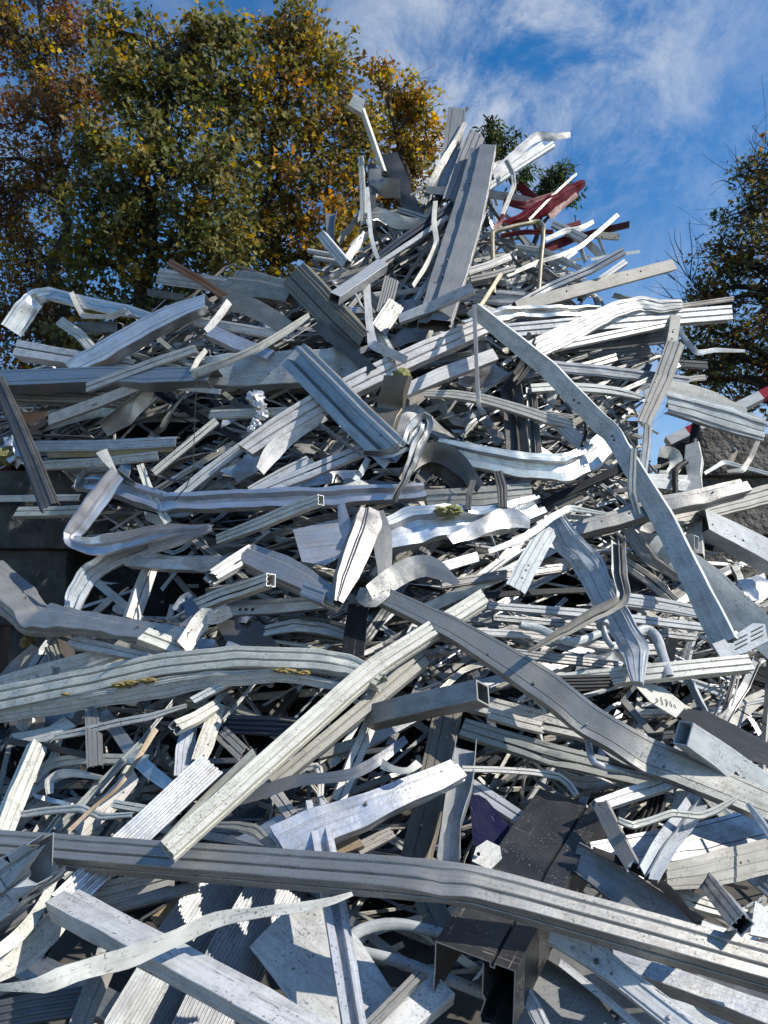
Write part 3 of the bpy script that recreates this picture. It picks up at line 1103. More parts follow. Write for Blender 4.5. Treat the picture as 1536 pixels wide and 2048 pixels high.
OLIVE, DKGREEN, MIDGREEN, YELLOW, OCHRE, ORANGE, BROWN, REDBR = ((.100, .092, .026), (.036, .046, .017), (.075, .080, .022), (.36, .25, .025),
                                                                  (.22, .15, .03), (.36, .17, .02), (.13, .075, .03), (.15, .06, .03))
PALEGR = (.135, .128, .052)
tree('maple_tree', 'thin-crowned maple with sparse brown leaves at the far left', 14.5, 118, [(118, 620), (120, 400), (116, 255), (95, 120), (80, -40), (70, -160)],
     [(30, 60, 70, 95, 0, 20), (120, 80, 75, 95, .4, 22), (60, 220, 85, 90, -.2, 20), (150, 210, 52, 70, .3, 14), (30, 380, 80, 90, .3, 22), (110, 360, 70, 80, -.4, 20),
      (60, 520, 95, 80, .2, 26), (30, 650, 80, 80, -.3, 24), (130, 660, 80, 70, .6, 24), (-60, 300, 70, 260, 0, 30), (70, -60, 90, 80, 0, 16), (60, 760, 110, 70, .8, 24)],
     0.15, (OCHRE, BROWN, REDBR, OLIVE, YELLOW, MIDGREEN), (4, 6, 5, 3, .8, 1), (4, 6, 5, 3, .5, 1), trunk_r=0.13, per=44, cl_r=0.5, extra_twigs=3)
tree('maple_tree', 'dense dark green maple with the pointed top, between the brown and the yellow maple', 13.4, 285,
     [(285, 700), (288, 520), (300, 380), (320, 240), (340, 120)],
     [(228, 50, 34, 62, 0, 15), (330, 95, 75, 60, .2, 24), (440, 80, 70, 58, .3, 22), (245, 170, 55, 75, -.2, 20), (340, 210, 95, 85, .2, 34), (450, 200, 80, 90, .1, 30),
      (290, 330, 80, 80, -.5, 28), (400, 330, 95, 90, -.6, 34), (190, 275, 42, 40, -.6, 12), (210, 400, 85, 85, -.2, 30), (310, 460, 95, 80, -.2, 32), (430, 460, 90, 90, -.5, 34),
      (180, 520, 85, 80, .2, 26), (290, 580, 90, 75, .2, 28), (420, 570, 90, 70, .2, 26), (200, 660, 90, 75, .3, 26), (330, 670, 90, 60, .5, 22)],
     0.17, (DKGREEN, OLIVE, MIDGREEN, PALEGR, YELLOW, OCHRE, ORANGE), (4, 6, 3, 4.0, .7, 2.0, .3), (5, 6, 3, 4, .25, 1.8, .1), trunk_r=0.18, per=36, cl_r=0.45, wind=(.25, 0, .1))
tree('maple_tree', 'tall maple with yellow and orange autumn leaves behind the heap', 14.2, 545,
     [(545, 620), (540, 500), (552, 380), (560, 240), (575, 130)],
     [(610, 75, 55, 65, 0, 20), (540, 90, 60, 60, .3, 20), (655, 150, 65, 80, .2, 26), (560, 190, 85, 80, -.2, 30), (690, 240, 80, 90, .1, 32), (520, 300, 80, 80, -.1, 28),
      (620, 320, 90, 90, -.3, 34), (540, 420, 85, 80, -.2, 30), (650, 430, 85, 85, .1, 30), (560, 520, 90, 75, .3, 28), (670, 520, 80, 70, .4, 22), (480, 500, 70, 80, .5, 22), (720, 350, 55, 70, .4, 20)],
     0.16, (OLIVE, OCHRE, YELLOW, ORANGE, PALEGR, BROWN, MIDGREEN), (5, 4.6, 1.8, 1.2, 4.2, 2, 2), (5.5, 4.6, 1.2, .7, 4, 1.8, 2), trunk_r=0.16, per=34, cl_r=0.44, wind=(.25, 0, .1))
tree('maple_tree', 'lighter golden maple close behind the top of the heap, thinner than its neighbour', 14.8, 830,
     [(830, 560), (815, 420), (790, 300), (785, 210), (775, 140)],
     [(765, 150, 28, 30, 0, 7), (800, 195, 45, 42, .2, 12), (845, 215, 34, 45, 0, 11), (850, 280, 40, 50, .1, 13), (790, 270, 45, 60, .3, 14), (830, 350, 50, 50, .2, 14), (770, 380, 55, 55, .3, 16), (860, 420, 60, 50, .3, 12), (720, 460, 60, 60, .5, 14)],
     0.16, (OCHRE, OLIVE, YELLOW, ORANGE, BROWN), (5, 3, 3.4, 2.2, 3), (5, 3, 3, 1.5, 2.5), trunk_r=0.11, per=32, cl_r=0.36, extra_twigs=1)
tree('ash_tree', 'dark green narrow-leaved tree peeping out behind the peak of the heap', 12.0, 1060, [(1060, 560), (1050, 450), (1030, 380)],
     [(985, 262, 30, 26, 0, 9), (1005, 312, 34, 36, .1, 11), (1120, 350, 30, 30, 0, 9), (1095, 375, 26, 20, .1, 6), (1142, 400, 14, 16, 0, 3), (1045, 350, 24, 20, .3, 4)],
     0.15, (DKGREEN, MIDGREEN, (.035, .060, .02)), (4, 3, 4), (4, 3, 4), shape=LEAF_ASH, trunk_r=0.07, per=48, cl_r=0.21, droop=.8,
     bare=(((1040, 480), (1070, 430), (1090, 380), (1112, 325)), ((1145, 330), (1150, 350), (1140, 372)), ((1150, 430), (1152, 450), (1140, 462))))
tree('plane_tree', 'shaded dark brown-leaved tree with bare twigs at the right edge', 13.6, 1560, [(1560, 860), (1556, 640), (1560, 480), (1570, 330)],
     [(1545, 340, 46, 70, 0, 17), (1500, 420, 60, 50, .2, 19), (1570, 470, 80, 80, -.2, 26), (1485, 520, 64, 60, .3, 19), (1450, 600, 66, 54, .5, 18), (1540, 600, 80, 80, -.2, 26),
      (1470, 690, 80, 60, .3, 20), (1420, 660, 44, 54, .4, 12), (1560, 720, 80, 80, 0, 24), (1440, 760, 70, 50, .5, 15), (1530, 800, 80, 50, .3, 16), (1400, 730, 46, 56, .5, 12), (1370, 770, 40, 40, .6, 8), (1350, 700, 30, 30, .6, 4), (1420, 580, 40, 40, .4, 9), (1450, 520, 40, 40, .2, 9), (1500, 340, 40, 30, .1, 6), (1640, 560, 90, 220, 0, 34)],
     0.15, (BROWN, OLIVE, DKGREEN, OCHRE, REDBR), (3, 4.5, 5, 1.2, 1), (3, 5, 5, 1, 1), trunk_r=0.15, per=17, cl_r=0.42, extra_twigs=2, lum=1.9,
     bare=[((1410, 600), (1385, 560), (1365, 510), (1360, 460)), ((1390, 570), (1360, 530), (1345, 490), (1336, 462)), ((1400, 620), (1360, 600), (1325, 590), (1285, 572)),
           ((1380, 555), (1382, 500), (1381, 450), (1380, 440)), ((1405, 610), (1370, 575), (1330, 540), (1313, 520)), ((1360, 530), (1340, 515), (1328, 500)),
           ((1400, 640), (1370, 622), (1340, 612), (1318, 604)), ((1365, 510), (1352, 480), (1350, 455)), ((1385, 560), (1398, 520), (1400, 490)), ((1345, 595), (1325, 575), (1310, 560)),
           ((1375, 530), (1392, 500), (1389, 470)), ((1350, 560), (1335, 548), (1320, 548)), ((1390, 480), (1404, 470), (1408, 465)),
           ((1540, 480), (1480, 380), (1440, 340), (1402, 305)), ((1520, 400), (1480, 330), (1470, 290)), ((1530, 380), (1510, 300), (1492, 275)), ((1470, 370), (1445, 360), (1420, 372))])


# ------------------------------------------------------------------ the heap: pieces traced one by one, foreground first
S = piece
# --- foreground
S('long silver ribbed facade beam lying right across the foreground', 'beam', 'multi', 'mill',
  '-60,1690 860,1760 965,1777 1580,1950', [62, 78, 80, 88], [42, 50, 50, 58], 36, -.38, dent=.0015, cut=(0, 0), th=.005)
bx = empty('box_section', tuple(at(1040, 1800, 2.6)), 'large scratched black box profile with an open end, under the long foreground beam', 'box section')
M = piece('', 'box', 'carport', 'scratched', '1142,1640 1040,1800 946,1968', [158, 176, 198], [104, 118, 136], [-24, -24, -24], 0, d=[3.25, 2.75, 2.28], M=Mesh(), dent=.001, cut=(0, 0), th=.0045, build=False)
M.build('profile_body', parent=bx)
S('speckled white plank with grooved side running down from the lower left', 'profile', 'step', 'white', '128,1804 270,1878 400,1946 520,2010 660,2090', [74, 80, 84], [52, 56], 32, -.30, cut=(.15, 0), dent=.004)
S('bent flat white strip crossing over the ribbed panels, lower left', 'strip', 'strip', 'cream', '-30,1974 60,1972 110,1962 200,1930 275,1908 350,1878 430,1842 510,1826 600,1815 660,1803 705,1787', [10, 18, 34, 34, 36, 30, 26, 20, 18, 14, 8], roll=[-10, 5, 20, 20, 15, 0, 25, 40, 20, 20, 20], off=-.47, dent=.008)
S('wide finely ribbed floor panel in the lower left, the left one of two', 'plank', 'rib17', 'panel', '455,1758 360,1905 255,2090', [116, 120, 130], 7, [4, 4], .14, cut=(0, 0), dent=.003)
S('wide finely ribbed floor panel in the lower left, right of the narrow gap', 'plank', 'rib17', 'panel', '556,1768 475,1915 395,2090', [110, 120, 130], 7, [4, 4], .10, cut=(0, 0), dent=.003)
plate('dirty white sheet with rounded corner and black mould stains, beside the ribbed panels', 'sheet', 'white', '500,1900 575,1822 640,1800 720,1880 790,1990 790,2070 690,2070 590,2015 545,1955', .07, dent=.012, bow=.02)
S('white-blue channel with two ridges standing upright under the foreground beam', 'channel', 'hat', 'pale', '632,1606 650,1700 668,1800 690,1930 714,2080', [42, 46, 48, 50], 22, [8, 8], -.16, dent=.002, cut=(.1, 0))
S('short white box offcut with mouldy face at the bottom edge', 'box', 'box', 'white', '755,2085 886,1976', 66, 40, 22, .02, cut=(0, -.1))
S('narrow grooved bar pointing to the black profile end, bottom edge', 'profile', 'duo', 'dull', '715,2075 842,1948', 24, 22, 20, -.06)
S('curved blue-white tube with chipped paint, upper one left of the black profile', 'tube', 'tube', 'pale', '690,1890 712,1866 750,1852 800,1849 880,1866 940,1890', 20, 20, 0, .16, dent=.001)
S('curved blue-white tube with chipped paint, lower one left of the black profile', 'tube', 'tube', 'pale', '690,1896 733,1907 800,1924 870,1950 915,1966 980,1992', 22, 22, 0, .18, dent=.001)
S('torn blue-white box end with ragged chambers at the left edge', 'box', 'multi', 'pale', '-70,1828,.2 20,1768,0 112,1702,-.2', [128, 124, 92], 60, 14, -.56, torn=.8, dent=.012, crush=.12, cut=(0, .1))
S('cream bent channel curling out at the lower left edge', 'channel', 'chan', 'cream', '-40,1955 40,1910 95,1862 142,1808', [46, 56, 50, 36], 30, -12, -.12, dent=.006)
S('narrow bright cream strip on the curled channel, lower left edge', 'strip', 'strip', 'cream', '-20,1915 40,1868 80,1815 112,1752', [22, 24, 20, 14], roll=0, off=-.30)
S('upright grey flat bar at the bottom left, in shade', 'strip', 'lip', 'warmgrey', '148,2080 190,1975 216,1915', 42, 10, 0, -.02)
S('broad silver plank under the speckled white plank, bottom left', 'box', 'box', 'silver', '30,1925 130,1975 240,2030', 60, 40, 22, .16, dent=.006)
S('slate blue ribbed plank in the bottom left corner', 'plank', 'rib4', 'slate', '-40,2038 60,2018 180,2000', 52, 16, 10, .10)
S('long white speckled strip running to the bottom right under the beam', 'profile', 'lip', 'white', '1098,1872 1185,1908 1265,1972 1400,2075', [30, 46, 46, 52], 18, 18, -.18)
S('silver square beam with rust spots, bottom right', 'beam', 'box', 'silver', '1225,1930 1380,1978 1590,2058', [50, 56, 64], 46, 40, -.05, dent=.006)
plate('dark grey bent pan at the bottom beneath the black profile', 'sheet', 'grey', '1060,1880 1110,1900 1180,1975 1260,2080 990,2080 1030,1960', .13, bow=.05)
S('thin bright edged strip along the dark pan, bottom', 'strip', 'angle', 'white', '1120,1928 1180,1976 1300,2075', 16, 14, 20, .0)
S('dull grey beam between the white strip and the dark pan, bottom', 'beam', 'box', 'dull', '1105,1905 1200,1965 1330,2075', 44, 40, 10, .08)
S('wavy torn grey flange hanging under the beam, bottom right', 'strip', 'strip', 'dull', '1378,1925 1430,1952 1470,1978 1560,2010', [26, 42, 40, 36], roll=10, off=-.02, dent=.02)
plate('blue-white stained sheet in the bottom right corner', 'sheet', 'pale', '1310,1985 1440,2010 1580,2040 1580,2090 1420,2090', .12)
S('short white strip hanging below the black profile', 'strip', 'lip', 'white', '1038,1965 1068,2015 1100,2080', 26, 8, 0, .0)
S('grey-brown flat plank standing upright behind the folded channel', 'strip', 'lip', 'bronze', '898,1415 868,1560 830,1730', [54, 58, 62], 12, 0, .22)
S('brown stained plank continuing below the foreground beam', 'strip', 'lip', 'bronze', '850,1790 880,1850 915,1900', 52, 10, 0, .18)
S('folded silver channel with two upright flanges, right of the crushed box', 'channel', 'trough', 'silver', '932,1486 918,1580 902,1650 896,1730', [42, 48, 36, 46], 34, 0, -.02, dent=.012)
cb = S('crushed silver box beam with striped sunlight, above the foreground beam', 'beam', 'step', 'bright', '560,1690 650,1650 740,1617 830,1578 915,1540', [92, 80, 68, 60, 54], [40, 40, 38, 34], 18, -.16, dent=.010, crush=.06)
S('small curled white clip in front of the crushed box end', 'strip', 'strip', 'cream', '763,1527 785,1538 815,1541 838,1526', [18, 12, 10, 16], roll=0, off=-.3)
S('long blue-grey flat strip rising to the right above the crushed box', 'strip', 'strip', 'steel', '450,1606 523,1584 590,1562 650,1556 707,1546 760,1518 812,1478', [24, 26, 22, 20, 20, 20, 16], roll=12, off=-.22)
S('long straight cream window profile lying diagonally over the lower middle', 'profile', 'multi', 'cream', '335,1704 745,1338 966,1198', [50, 45, 38], [44, 40, 30], 24, -.42, kink=True, dent=.002, cut=(0, .3))
S('grey grooved profile lying parallel under the long cream diagonal', 'profile', 'duo', 'dirty', '545,1570 640,1490 740,1408 846,1318', [30, 32, 34, 38], 28, 15, -.20, cut=(0, .3))
S('thick silver plank with deep ribs ending above the foreground beam', 'plank', 'rib5', 'bright', '120,1812 250,1690 422,1530', [56, 56, 56], [34, 34], 0, -.14, cut=(0, -.15), dent=.001)
S('dirty green-grey bar beside the thick ribbed plank', 'profile', 'duo', 'greygreen', '325,1700 420,1600 512,1512', 32, 24, 15, .02)
S('cream box profile with open top end standing at the left edge', 'profile', 'multi', 'cream', '-6,1690 30,1600 74,1494', [44, 42, 38], [30, 28], -18, -.18, cut=(0, .2))
S('broad arched cream window profile across the left middle', 'profile', 'multi', 'cream', '-50,1412 170,1368 320,1334 470,1318 630,1322 700,1334 764,1366', [60, 58, 54, 52, 50, 46, 40], [48, 44, 40, 36], 22, -.36, dent=.005)
fs = empty('aluminium_profile', tuple(at(250, 1390, 3.7)), 'cream split profile with yellow foam in it, under the broad arched profile', 'profile')
M = piece('', 'profile', 'lip', 'cream', '-40,1432 100,1412 240,1390 330,1374 420,1358 560,1350 690,1374', [34, 36, 34, 40, 34, 26, 16], 16, -10, -.28, M=Mesh(), build=False, dent=.008)
M.build('profile_body', parent=fs)
for q in ((135, 1388, 6), (238, 1370, 9), (252, 1368, 11), (265, 1366, 8), (290, 1362, 8), (300, 1360, 8), (560, 1341, 8), (575, 1341, 9), (605, 1346, 8)):
    lump('foam_lump', None, None, q[0], q[1], -.40, q[2], 'foam', parent=fs, squash=(1.7, 1, .55), sub=3, rough=.75)
wp = empty('metal_plate', tuple(at(100, 1360, 3.9)), 'cream flat plate with one bolt, above the arched profile at the left edge', 'plate')
M = piece('', 'strip', 'lip', 'cream', '-40,1388 80,1352 232,1304', [46, 44, 30], 8, 12, -.10, M=Mesh(), build=False)
M.build('plate_body', parent=wp)
bolt(wp, 'bolt', 67, 1357, -.14, 8, 'silver')
S('arched cream sheet scrap behind the white torn profile, left', 'strip', 'strip', 'cream', '215,1318 262,1290 300,1290 345,1312', 34, roll=5, off=-.04)
S('white profile with ragged left end, above the arched profile', 'profile', 'duo', 'white', '147,1284 200,1296 265,1310 345,1332', [26, 26, 22, 22], 18, 20, -.24, torn=.5)
S('cream box profile with dark open left end, under the bent silver beam', 'profile', 'duo', 'cream', '286,1272,-.3 340,1292,-.1 396,1316,.1', [38, 38, 32], 30, 25, -.32)
S('short cream tab folded into a V shape, left of centre', 'strip', 'strip', 'cream', '366,1296 388,1262 412,1230 428,1236 462,1222', [34, 32, 30, 24, 22], roll=0, off=-.48, kink=True)
S('big dented silver beam sweeping down from the left edge', 'beam', 'step', 'mill', '-40,1132 25,1190 72,1236 130,1240 200,1250 290,1262 385,1272', [84, 92, 74, 62, 56, 46, 30], [50, 50, 44, 40, 34, 24, 16], [32, 30, 34, 30, 30, 26, 24], -.46, dent=.02, crush=.16)
S('crumpled silver ribbon folded into a hook over the concrete blocks', 'strip', 'vee', 'mirror', '236,946 195,1000 160,1048 140,1076 175,1090 215,1088 317,1064 418,1054', [32, 40, 36, 20, 34, 42, 30, 14], 8, [0, 10, 0, 0, 15, 20, 20, 20], -.56, dent=.012)
S('small cream tab sticking up from the crumpled ribbon', 'strip', 'strip', 'cream', '203,902 216,922 232,946', [22, 16, 6], roll=0, off=-.5)
S('long dented blue-silver beam across the left centre', 'beam', 'hat', 'mirror', '158,966 235,972 285,992 330,1006 400,1002 520,998 673,992 850,982', [34, 46, 46, 44, 46, 48, 46, 38], [22, 26, 24], 28, -.30, dent=.014)
S('crumpled torn metal flap at the left end of the long dented beam', 'strip', 'vee', 'dull', '160,974 172,950 205,944 238,952 268,968', [24, 22, 22, 26, 10], 14, 10, -.38, dent=.02)
S('short cream bar jutting left in front of the concrete block', 'profile', 'duo', 'cream', '38,1026 100,1025 164,1022', 24, 18, 25, -.14)
S('thin grey-cream lath across the top concrete block', 'strip', 'lip', 'cream', '-30,998 160,995', 13, 5, 10, .0)
S('dark grey post leaning at the left edge, from the long beam down', 'strip', 'lip', 'dark', '-4,762 35,850 66,925 100,1016', [26, 30, 34, 38], 12, -20, -.62, dent=.004)
S('long smooth silver channel jutting out at the left edge', 'channel', 'chan', 'gloss', '-60,768 100,762 205,757 300,760 430,756', [48, 46, 46, 46, 44], [40, 40], 38, -.34, dent=.003)
S('wide silver-blue box continuing the left channel towards the centre', 'beam', 'box', 'pale', '425,748 520,744 600,738 690,732 738,752', [70, 76, 76, 70, 46], [46, 44], 20, -.14, dent=.018, crush=.1)
S('shiny silver gutter beam slanting up on the left shoulder', 'beam', 'chan', 'mirror', '148,742 215,705 300,656 360,628 414,606', [44, 48, 46, 42, 34], [40, 36], 34, -.28, dent=.010)
S('silver strip bent down at its left end, far left of the heap', 'strip', 'lip', 'mirror', '22,662 48,624 72,594 100,588 165,604 255,622 330,640', [40, 40, 30, 26, 26, 24, 12], 10, [0, 0, 20, 30, 20, 20, 20], -.06, dent=.008)
S('thin pale rod bent in a step below the left silver strip', 'strip', 'angle', 'cream', '144,588 154,612 166,632 225,634 250,622 260,632', 9, 8, 0, -.16, kink=True, dent=.001)
S('curved cream-grey strip hanging on the left shoulder', 'strip', 'lip', 'cream', '120,642 158,668 192,706', 20, 5, 0, -.05)
S('blue-white open box beam jutting left at the left shoulder', 'box', 'duo', 'pale', '40,702 120,715 275,736', [42, 38, 30], 32, 25, .06)
S('dark grey box end behind the left shoulder', 'box', 'box', 'slate', '158,656 240,656', 24, 20, 15, .1)
S('bright white grooved strip lying over the left silver channel', 'profile', 'duo', 'white', '176,776 250,748 320,722 392,698', [20, 20, 20, 18], 15, 20, -.46)
S('long cream box strip below the left channel', 'profile', 'box', 'cream', '102,840 190,808 282,772', [24, 24, 22], 16, 20, -.26)
S('dark bent silver gutter pointing down-left under the channel', 'channel', 'trough', 'gloss', '204,862 250,832 305,784', [34, 40, 34], 22, 10, -.12, dent=.01)
S('long thin curved cream lath crossing the left shoulder', 'strip', 'lip', 'cream', '384,748 450,725 517,696 570,664 618,632', [18, 16, 15, 14, 12], 6, 10, -.5)
S('short ivory lath beside the curved one', 'strip', 'lip', 'cream', '384,744 396,720 412,700', 9, 4, 0, -.46)
S('grey ribbed plank under the left channel', 'plank', 'rib4', 'dirty', '20,790 150,794 275,806', 30, 14, 20, .04)
S('thin bright strip under the wide silver-blue box', 'strip', 'lip', 'white', '296,768 370,777 442,784', 10, 4, 20, -.26)
S('bluish cream plank at the left with chipped edge, over the yellow foam', 'profile', 'lip', 'pale', '66,894 200,892 355,884', [24, 24, 22], 12, 20, -.06)
S('ochre foam-filled bar between two cream planks, left', 'profile', 'box', 'ochre', '100,911 220,908 350,898', 14, 10, 15, .0)
S('lower cream plank under the ochre bar, left', 'profile', 'lip', 'cream', '80,932 190,926 320,912', 20, 12, 20, .0)
S('cream plank slanting up beside the loose wire', 'profile', 'duo', 'cream', '308,946 370,895 434,842', [18, 18, 18], 13, 18, -.26)
S('level cream plank joined to the slanting one by the wire', 'profile', 'lip', 'cream', '422,830 530,826 650,822', 20, 12, 20, -.18)
S('pale grooved plank rising from the dented beam to the white pair', 'profile', 'duo', 'pale', '342,1004 415,945 492,888', [24, 24, 22], 16, 18, -.22)
wa = S('long white profile with two black grooves rising through the centre', 'profile', 'multi', 'white', '492,902 560,856 640,808 740,756 850,705 968,656', [42, 50, 50, 48, 46, 40], [34, 36, 34], 20, -.28, dent=.004)
S('curved white flange under the lower end of the long white profile', 'strip', 'strip', 'white', '520,942 545,905 585,868 650,832', [20, 34, 30, 18], roll=5, off=-.26)
S('white box plank right of the yellow-stuffed profile', 'profile', 'box', 'white', '800,788 880,752 988,712', [28, 32, 30], 22, 20, -.16)
ds = empty('metal_channel', tuple(at(690, 830, 5.2)), 'dark shiny riveted channel slanting down in the centre of the heap', 'channel')
M = piece('', 'channel', 'hat', 'gloss', '590,712 650,772 710,834 795,915', [66, 68, 70, 72], [30, 30], -8, -.46, M=Mesh(), build=False, dent=.004, cut=(.1, 0))
M.build('channel_body', parent=ds)
for i in range(9):
    f = i / 8
    bolt(ds, 'rivet', 612 + f * 150, 706 + f * 165, -.535, 2.2, 'dark')
yb = empty('box_section', tuple(at(790, 800, 5.3)), 'bronze-grey box profile stuffed with yellow insulation at its open top', 'box section')
M = piece('', 'box', 'box', 'bronze', '762,882,.1 780,815,0 797,752,-.25', [48, 52, 56], [36, 38], 16, -.40, M=Mesh(), build=False, dent=.006, cut=(0, -.25))
M.build('box_body', parent=yb)
lump('insulation_wool', None, None, 803, 752, -.44, 17, 'wool', parent=yb, squash=(1.1, .8, .9))
S('wide dark brown-grey plate slanting down left of centre', 'channel', 'lip', 'bronze', '592,552 630,592 675,640 728,690', [64, 64, 62, 56], 24, -14, -.34, dent=.008)
S('narrow dark brown channel below the wide dark plate', 'channel', 'chan', 'dark', '636,652 690,695 746,744', 22, 16, 0, -.36)
S('broad box section with creamy top lip, left below the peak', 'box', 'step', 'dull', '462,568 520,574 590,588', [62, 58, 54], 40, 15, -.04, dent=.01)
S('flat pale blue panel edge behind the rusty strip', 'strip', 'lip', 'pale', '318,552 390,562 470,574', 30, 10, 5, .16)
S('rusty brown strip with white edge, left below the peak', 'profile', 'duo', 'rust', '340,526 400,560 466,604', 16, 12, 15, -.10)
S('dark narrow blade jutting left under the pale panel', 'strip', 'lip', 'dark', '296,584 370,596', 13, 5, 10, .08)
S('bowed grey-cream sheet strip on the left shoulder', 'strip', 'strip', 'warmgrey', '444,606 475,606 510,618 550,640 590,662', [26, 36, 38, 36, 24], roll=8, off=-.2)
S('thin white strip hanging from the bowed sheet', 'strip', 'lip', 'white', '458,604 435,636 412,664', 13, 5, 0, -.34)
S('short silver box with scuffed end over the wide silver box', 'box', 'box', 'bright', '426,668 480,692 545,716', [32, 34, 30], 24, 28, -.30)
S('straight white plank under the bowed sheet', 'profile', 'lip', 'white', '392,643 470,656 560,670', 20, 12, 22, -.08)
S('galvanised square tube with open lower end, below the peak', 'box', 'box', 'galv', '668,598,-.3 715,566,-.1 764,532,.1', [30, 30, 32], [28, 28], 38, -.5, dent=.001, cut=(-.1, 0), hollow=True)
S('short upright ribbed plank below the peak', 'plank', 'rib6', 'dull', '783,560 766,628', 30, 10, 0, -.24)
S('small grey plate leaning below the ribbed plank', 'strip', 'lip', 'dull', '792,608 756,662', 34, 8, 0, -.26)
S('white L-bent strip hanging in the upper centre', 'strip', 'angle', 'white', '733,572 738,640 745,690 780,706 816,722', [14, 14, 16, 18, 16], 12, 0, -.42, kink=True)
S('cream plank leaning behind the white L-bent strip', 'profile', 'lip', 'cream', '750,656 792,732', 26, 12, 0, -.16)
S('grey cream plank under the galvanised tube', 'profile', 'lip', 'dirty', '725,575 790,655', 18, 10, 10, -.1)
# --- the peak
S('broad grey board leaning upright at the peak, the largest up there', 'beam', 'step', 'dull', '868,650 896,560 928,455 948,380 966,300', [70, 74, 70, 62, 54], [30, 28, 26], 10, -.34, dent=.008, cut=(-.1, 0))
S('grey board standing behind the broad one at the peak', 'channel', 'lip', 'grey', '952,272 930,330 902,405', [34, 38, 36], 16, 0, -.1)
S('tall grey channel standing highest at the peak', 'channel', 'chan', 'dull', '913,226 905,290 880,400', [34, 36, 34], 22, 0, .1, dent=.004)
S('dark strip curving against the tall channel', 'strip', 'lip', 'dull', '929,248 908,290 886,324 862,365 846,412', [8, 12, 13, 12, 10], 8, 0, -.02)
S('tiny bent tab on top of the tall channel', 'strip', 'strip', 'white', '922,224 930,219 936,219', 7, roll=0, off=.05)
lp = empty('lamp_post', tuple(at(745, 290, 7.5)), 'square lamp pole with a box head tilted over the left of the peak', 'lamp post')
M = piece('', 'box', 'box', 'cream', '724,219 742,270 768,345', 12, 12, -30, -.02, M=Mesh(), build=False, dent=0, d=7.55)
M.build('pole', parent=lp)
M = piece('', 'box', 'box', 'white', '703,204 727,218', [30, 30], [20, 20], 25, -.03, M=Mesh(), build=False, dent=.002, d=7.53)
M.build('lamp_head', parent=lp)
S('dark crumpled sheet standing left of the peak', 'sheet', 'strip', 'dark', '780,308 794,350 812,395 836,440', [32, 36, 34, 26], roll=0, off=.1, dent=.02)
S('curved dull pan hooked on the left of the peak', 'sheet', 'strip', 'dull', '750,338 752,360 768,374 800,378', [22, 26, 32, 34], roll=0, off=-.06, dent=.01)
S('upright cream bar at the left of the peak', 'profile', 'duo', 'cream', '722,316 726,380 728,452', [12, 13, 14], 10, -20, .0)
S('dark upright channel beside the cream bar at the peak', 'channel', 'chan', 'dark', '743,334 745,425', 15, 12, 0, .04)
S('thin white rod hanging at the left of the peak', 'strip', 'box', 'white', '734,378 738,420 741,466 748,498 757,520', 8, 8, 0, -.24)
S('flared dark silver channel end at the far left of the peak', 'channel', 'trough', 'steel', '662,422 660,450 661,486', [24, 16, 15], 12, 0, .0)
S('white sill end tilted at the lower left of the peak', 'profile', 'multi', 'white', '644,470 668,500 694,530', [20, 22, 22], 18, -10, -.24)
S('small white plate tilted left of the peak base', 'strip', 'lip', 'white', '731,470 714,490 694,518', 14, 5, 0, -.2)
S('blue-white tube stub at the far left of the peak base, upper', 'tube', 'tube', 'pale', '616,502 672,512', 10, 10, 0, .0)
S('blue-white tube stub at the far left of the peak base, lower', 'tube', 'tube', 'pale', '628,516 676,524', 10, 10, 0, .02)
S('cream grooved bar lying across the left of the peak', 'profile', 'duo', 'cream', '728,432 765,430 800,424', 12, 9, 15, -.1)
S('bent white sheet strip curving across the peak face', 'strip', 'strip', 'cream', '748,418 770,432 800,444 862,448', [14, 24, 24, 16], roll=15, off=-.12)
S('grey grooved bar sloping right across the peak face', 'profile', 'duo', 'dull', '796,420 830,430 868,446', 12, 9, 20, -.16)
S('dark navy beam slanting across the peak', 'beam', 'duo', 'navy', '748,522 798,484 906,410', [16, 16, 16], 14, 20, -.2)
S('pale ledge along the lower side of the navy beam', 'strip', 'lip', 'pale', '756,528 820,486 895,434', 9, 5, 20, -.2)
S('twisted narrow strip hanging in front of the peak', 'strip', 'strip', 'cream', '871,402 868,445 873,482 866,505 850,535 826,572', [9, 10, 10, 12, 9, 8], roll=[0, 20, 0, 40, 20, 20], off=-.3)
S('white punched channel level across the peak, left of the broad board', 'channel', 'chan', 'white', '852,380 886,381 920,383', 13, 9, 0, -.1)
S('white punched channel level across the peak, right of the broad board', 'channel', 'chan', 'white', '974,388 1020,394 1064,404', 15, 9, 0, .0)
S('thin wire-like bar touching the left white channel', 'wire', 'box', 'dull', '820,390 854,374', 4, 4, 0, -.1, hollow=False)
S('wavy torn white strip pointing right from the peak into the sky', 'strip', 'strip', 'white', '984,352 1012,326 1042,300 1060,282 1080,272 1107,274 1125,272 1141,269', [14, 16, 18, 16, 16, 13, 12, 10], roll=20, off=.0, dent=.012)
S('straight white profile pointing up right under the wavy strip', 'profile', 'duo', 'white', '974,378 1040,332 1106,290', [14, 14, 14], 11, 20, .0)
S('second white lath fanned under the straight one at the peak', 'strip', 'lip', 'pale', '978,366 1030,326 1085,290', 11, 5, 10, .06)
S('grey torn sheet between the board and the white profiles', 'strip', 'strip', 'dull', '976,345 1000,330 1040,318', [18, 16, 6], roll=10, off=.05)
S('thin curved cream strip arching right of the broad board', 'strip', 'lip', 'cream', '1013,322 1026,348 1028,372 1016,402 1004,430', 8, 5, 0, -.16)
S('large dark red panel pointing up right from the peak', 'sheet', 'lip', 'red', '1010,452 1060,430 1100,410 1135,386 1168,366', [18, 28, 30, 26, 16], 12, -28, -.04, dent=.02)
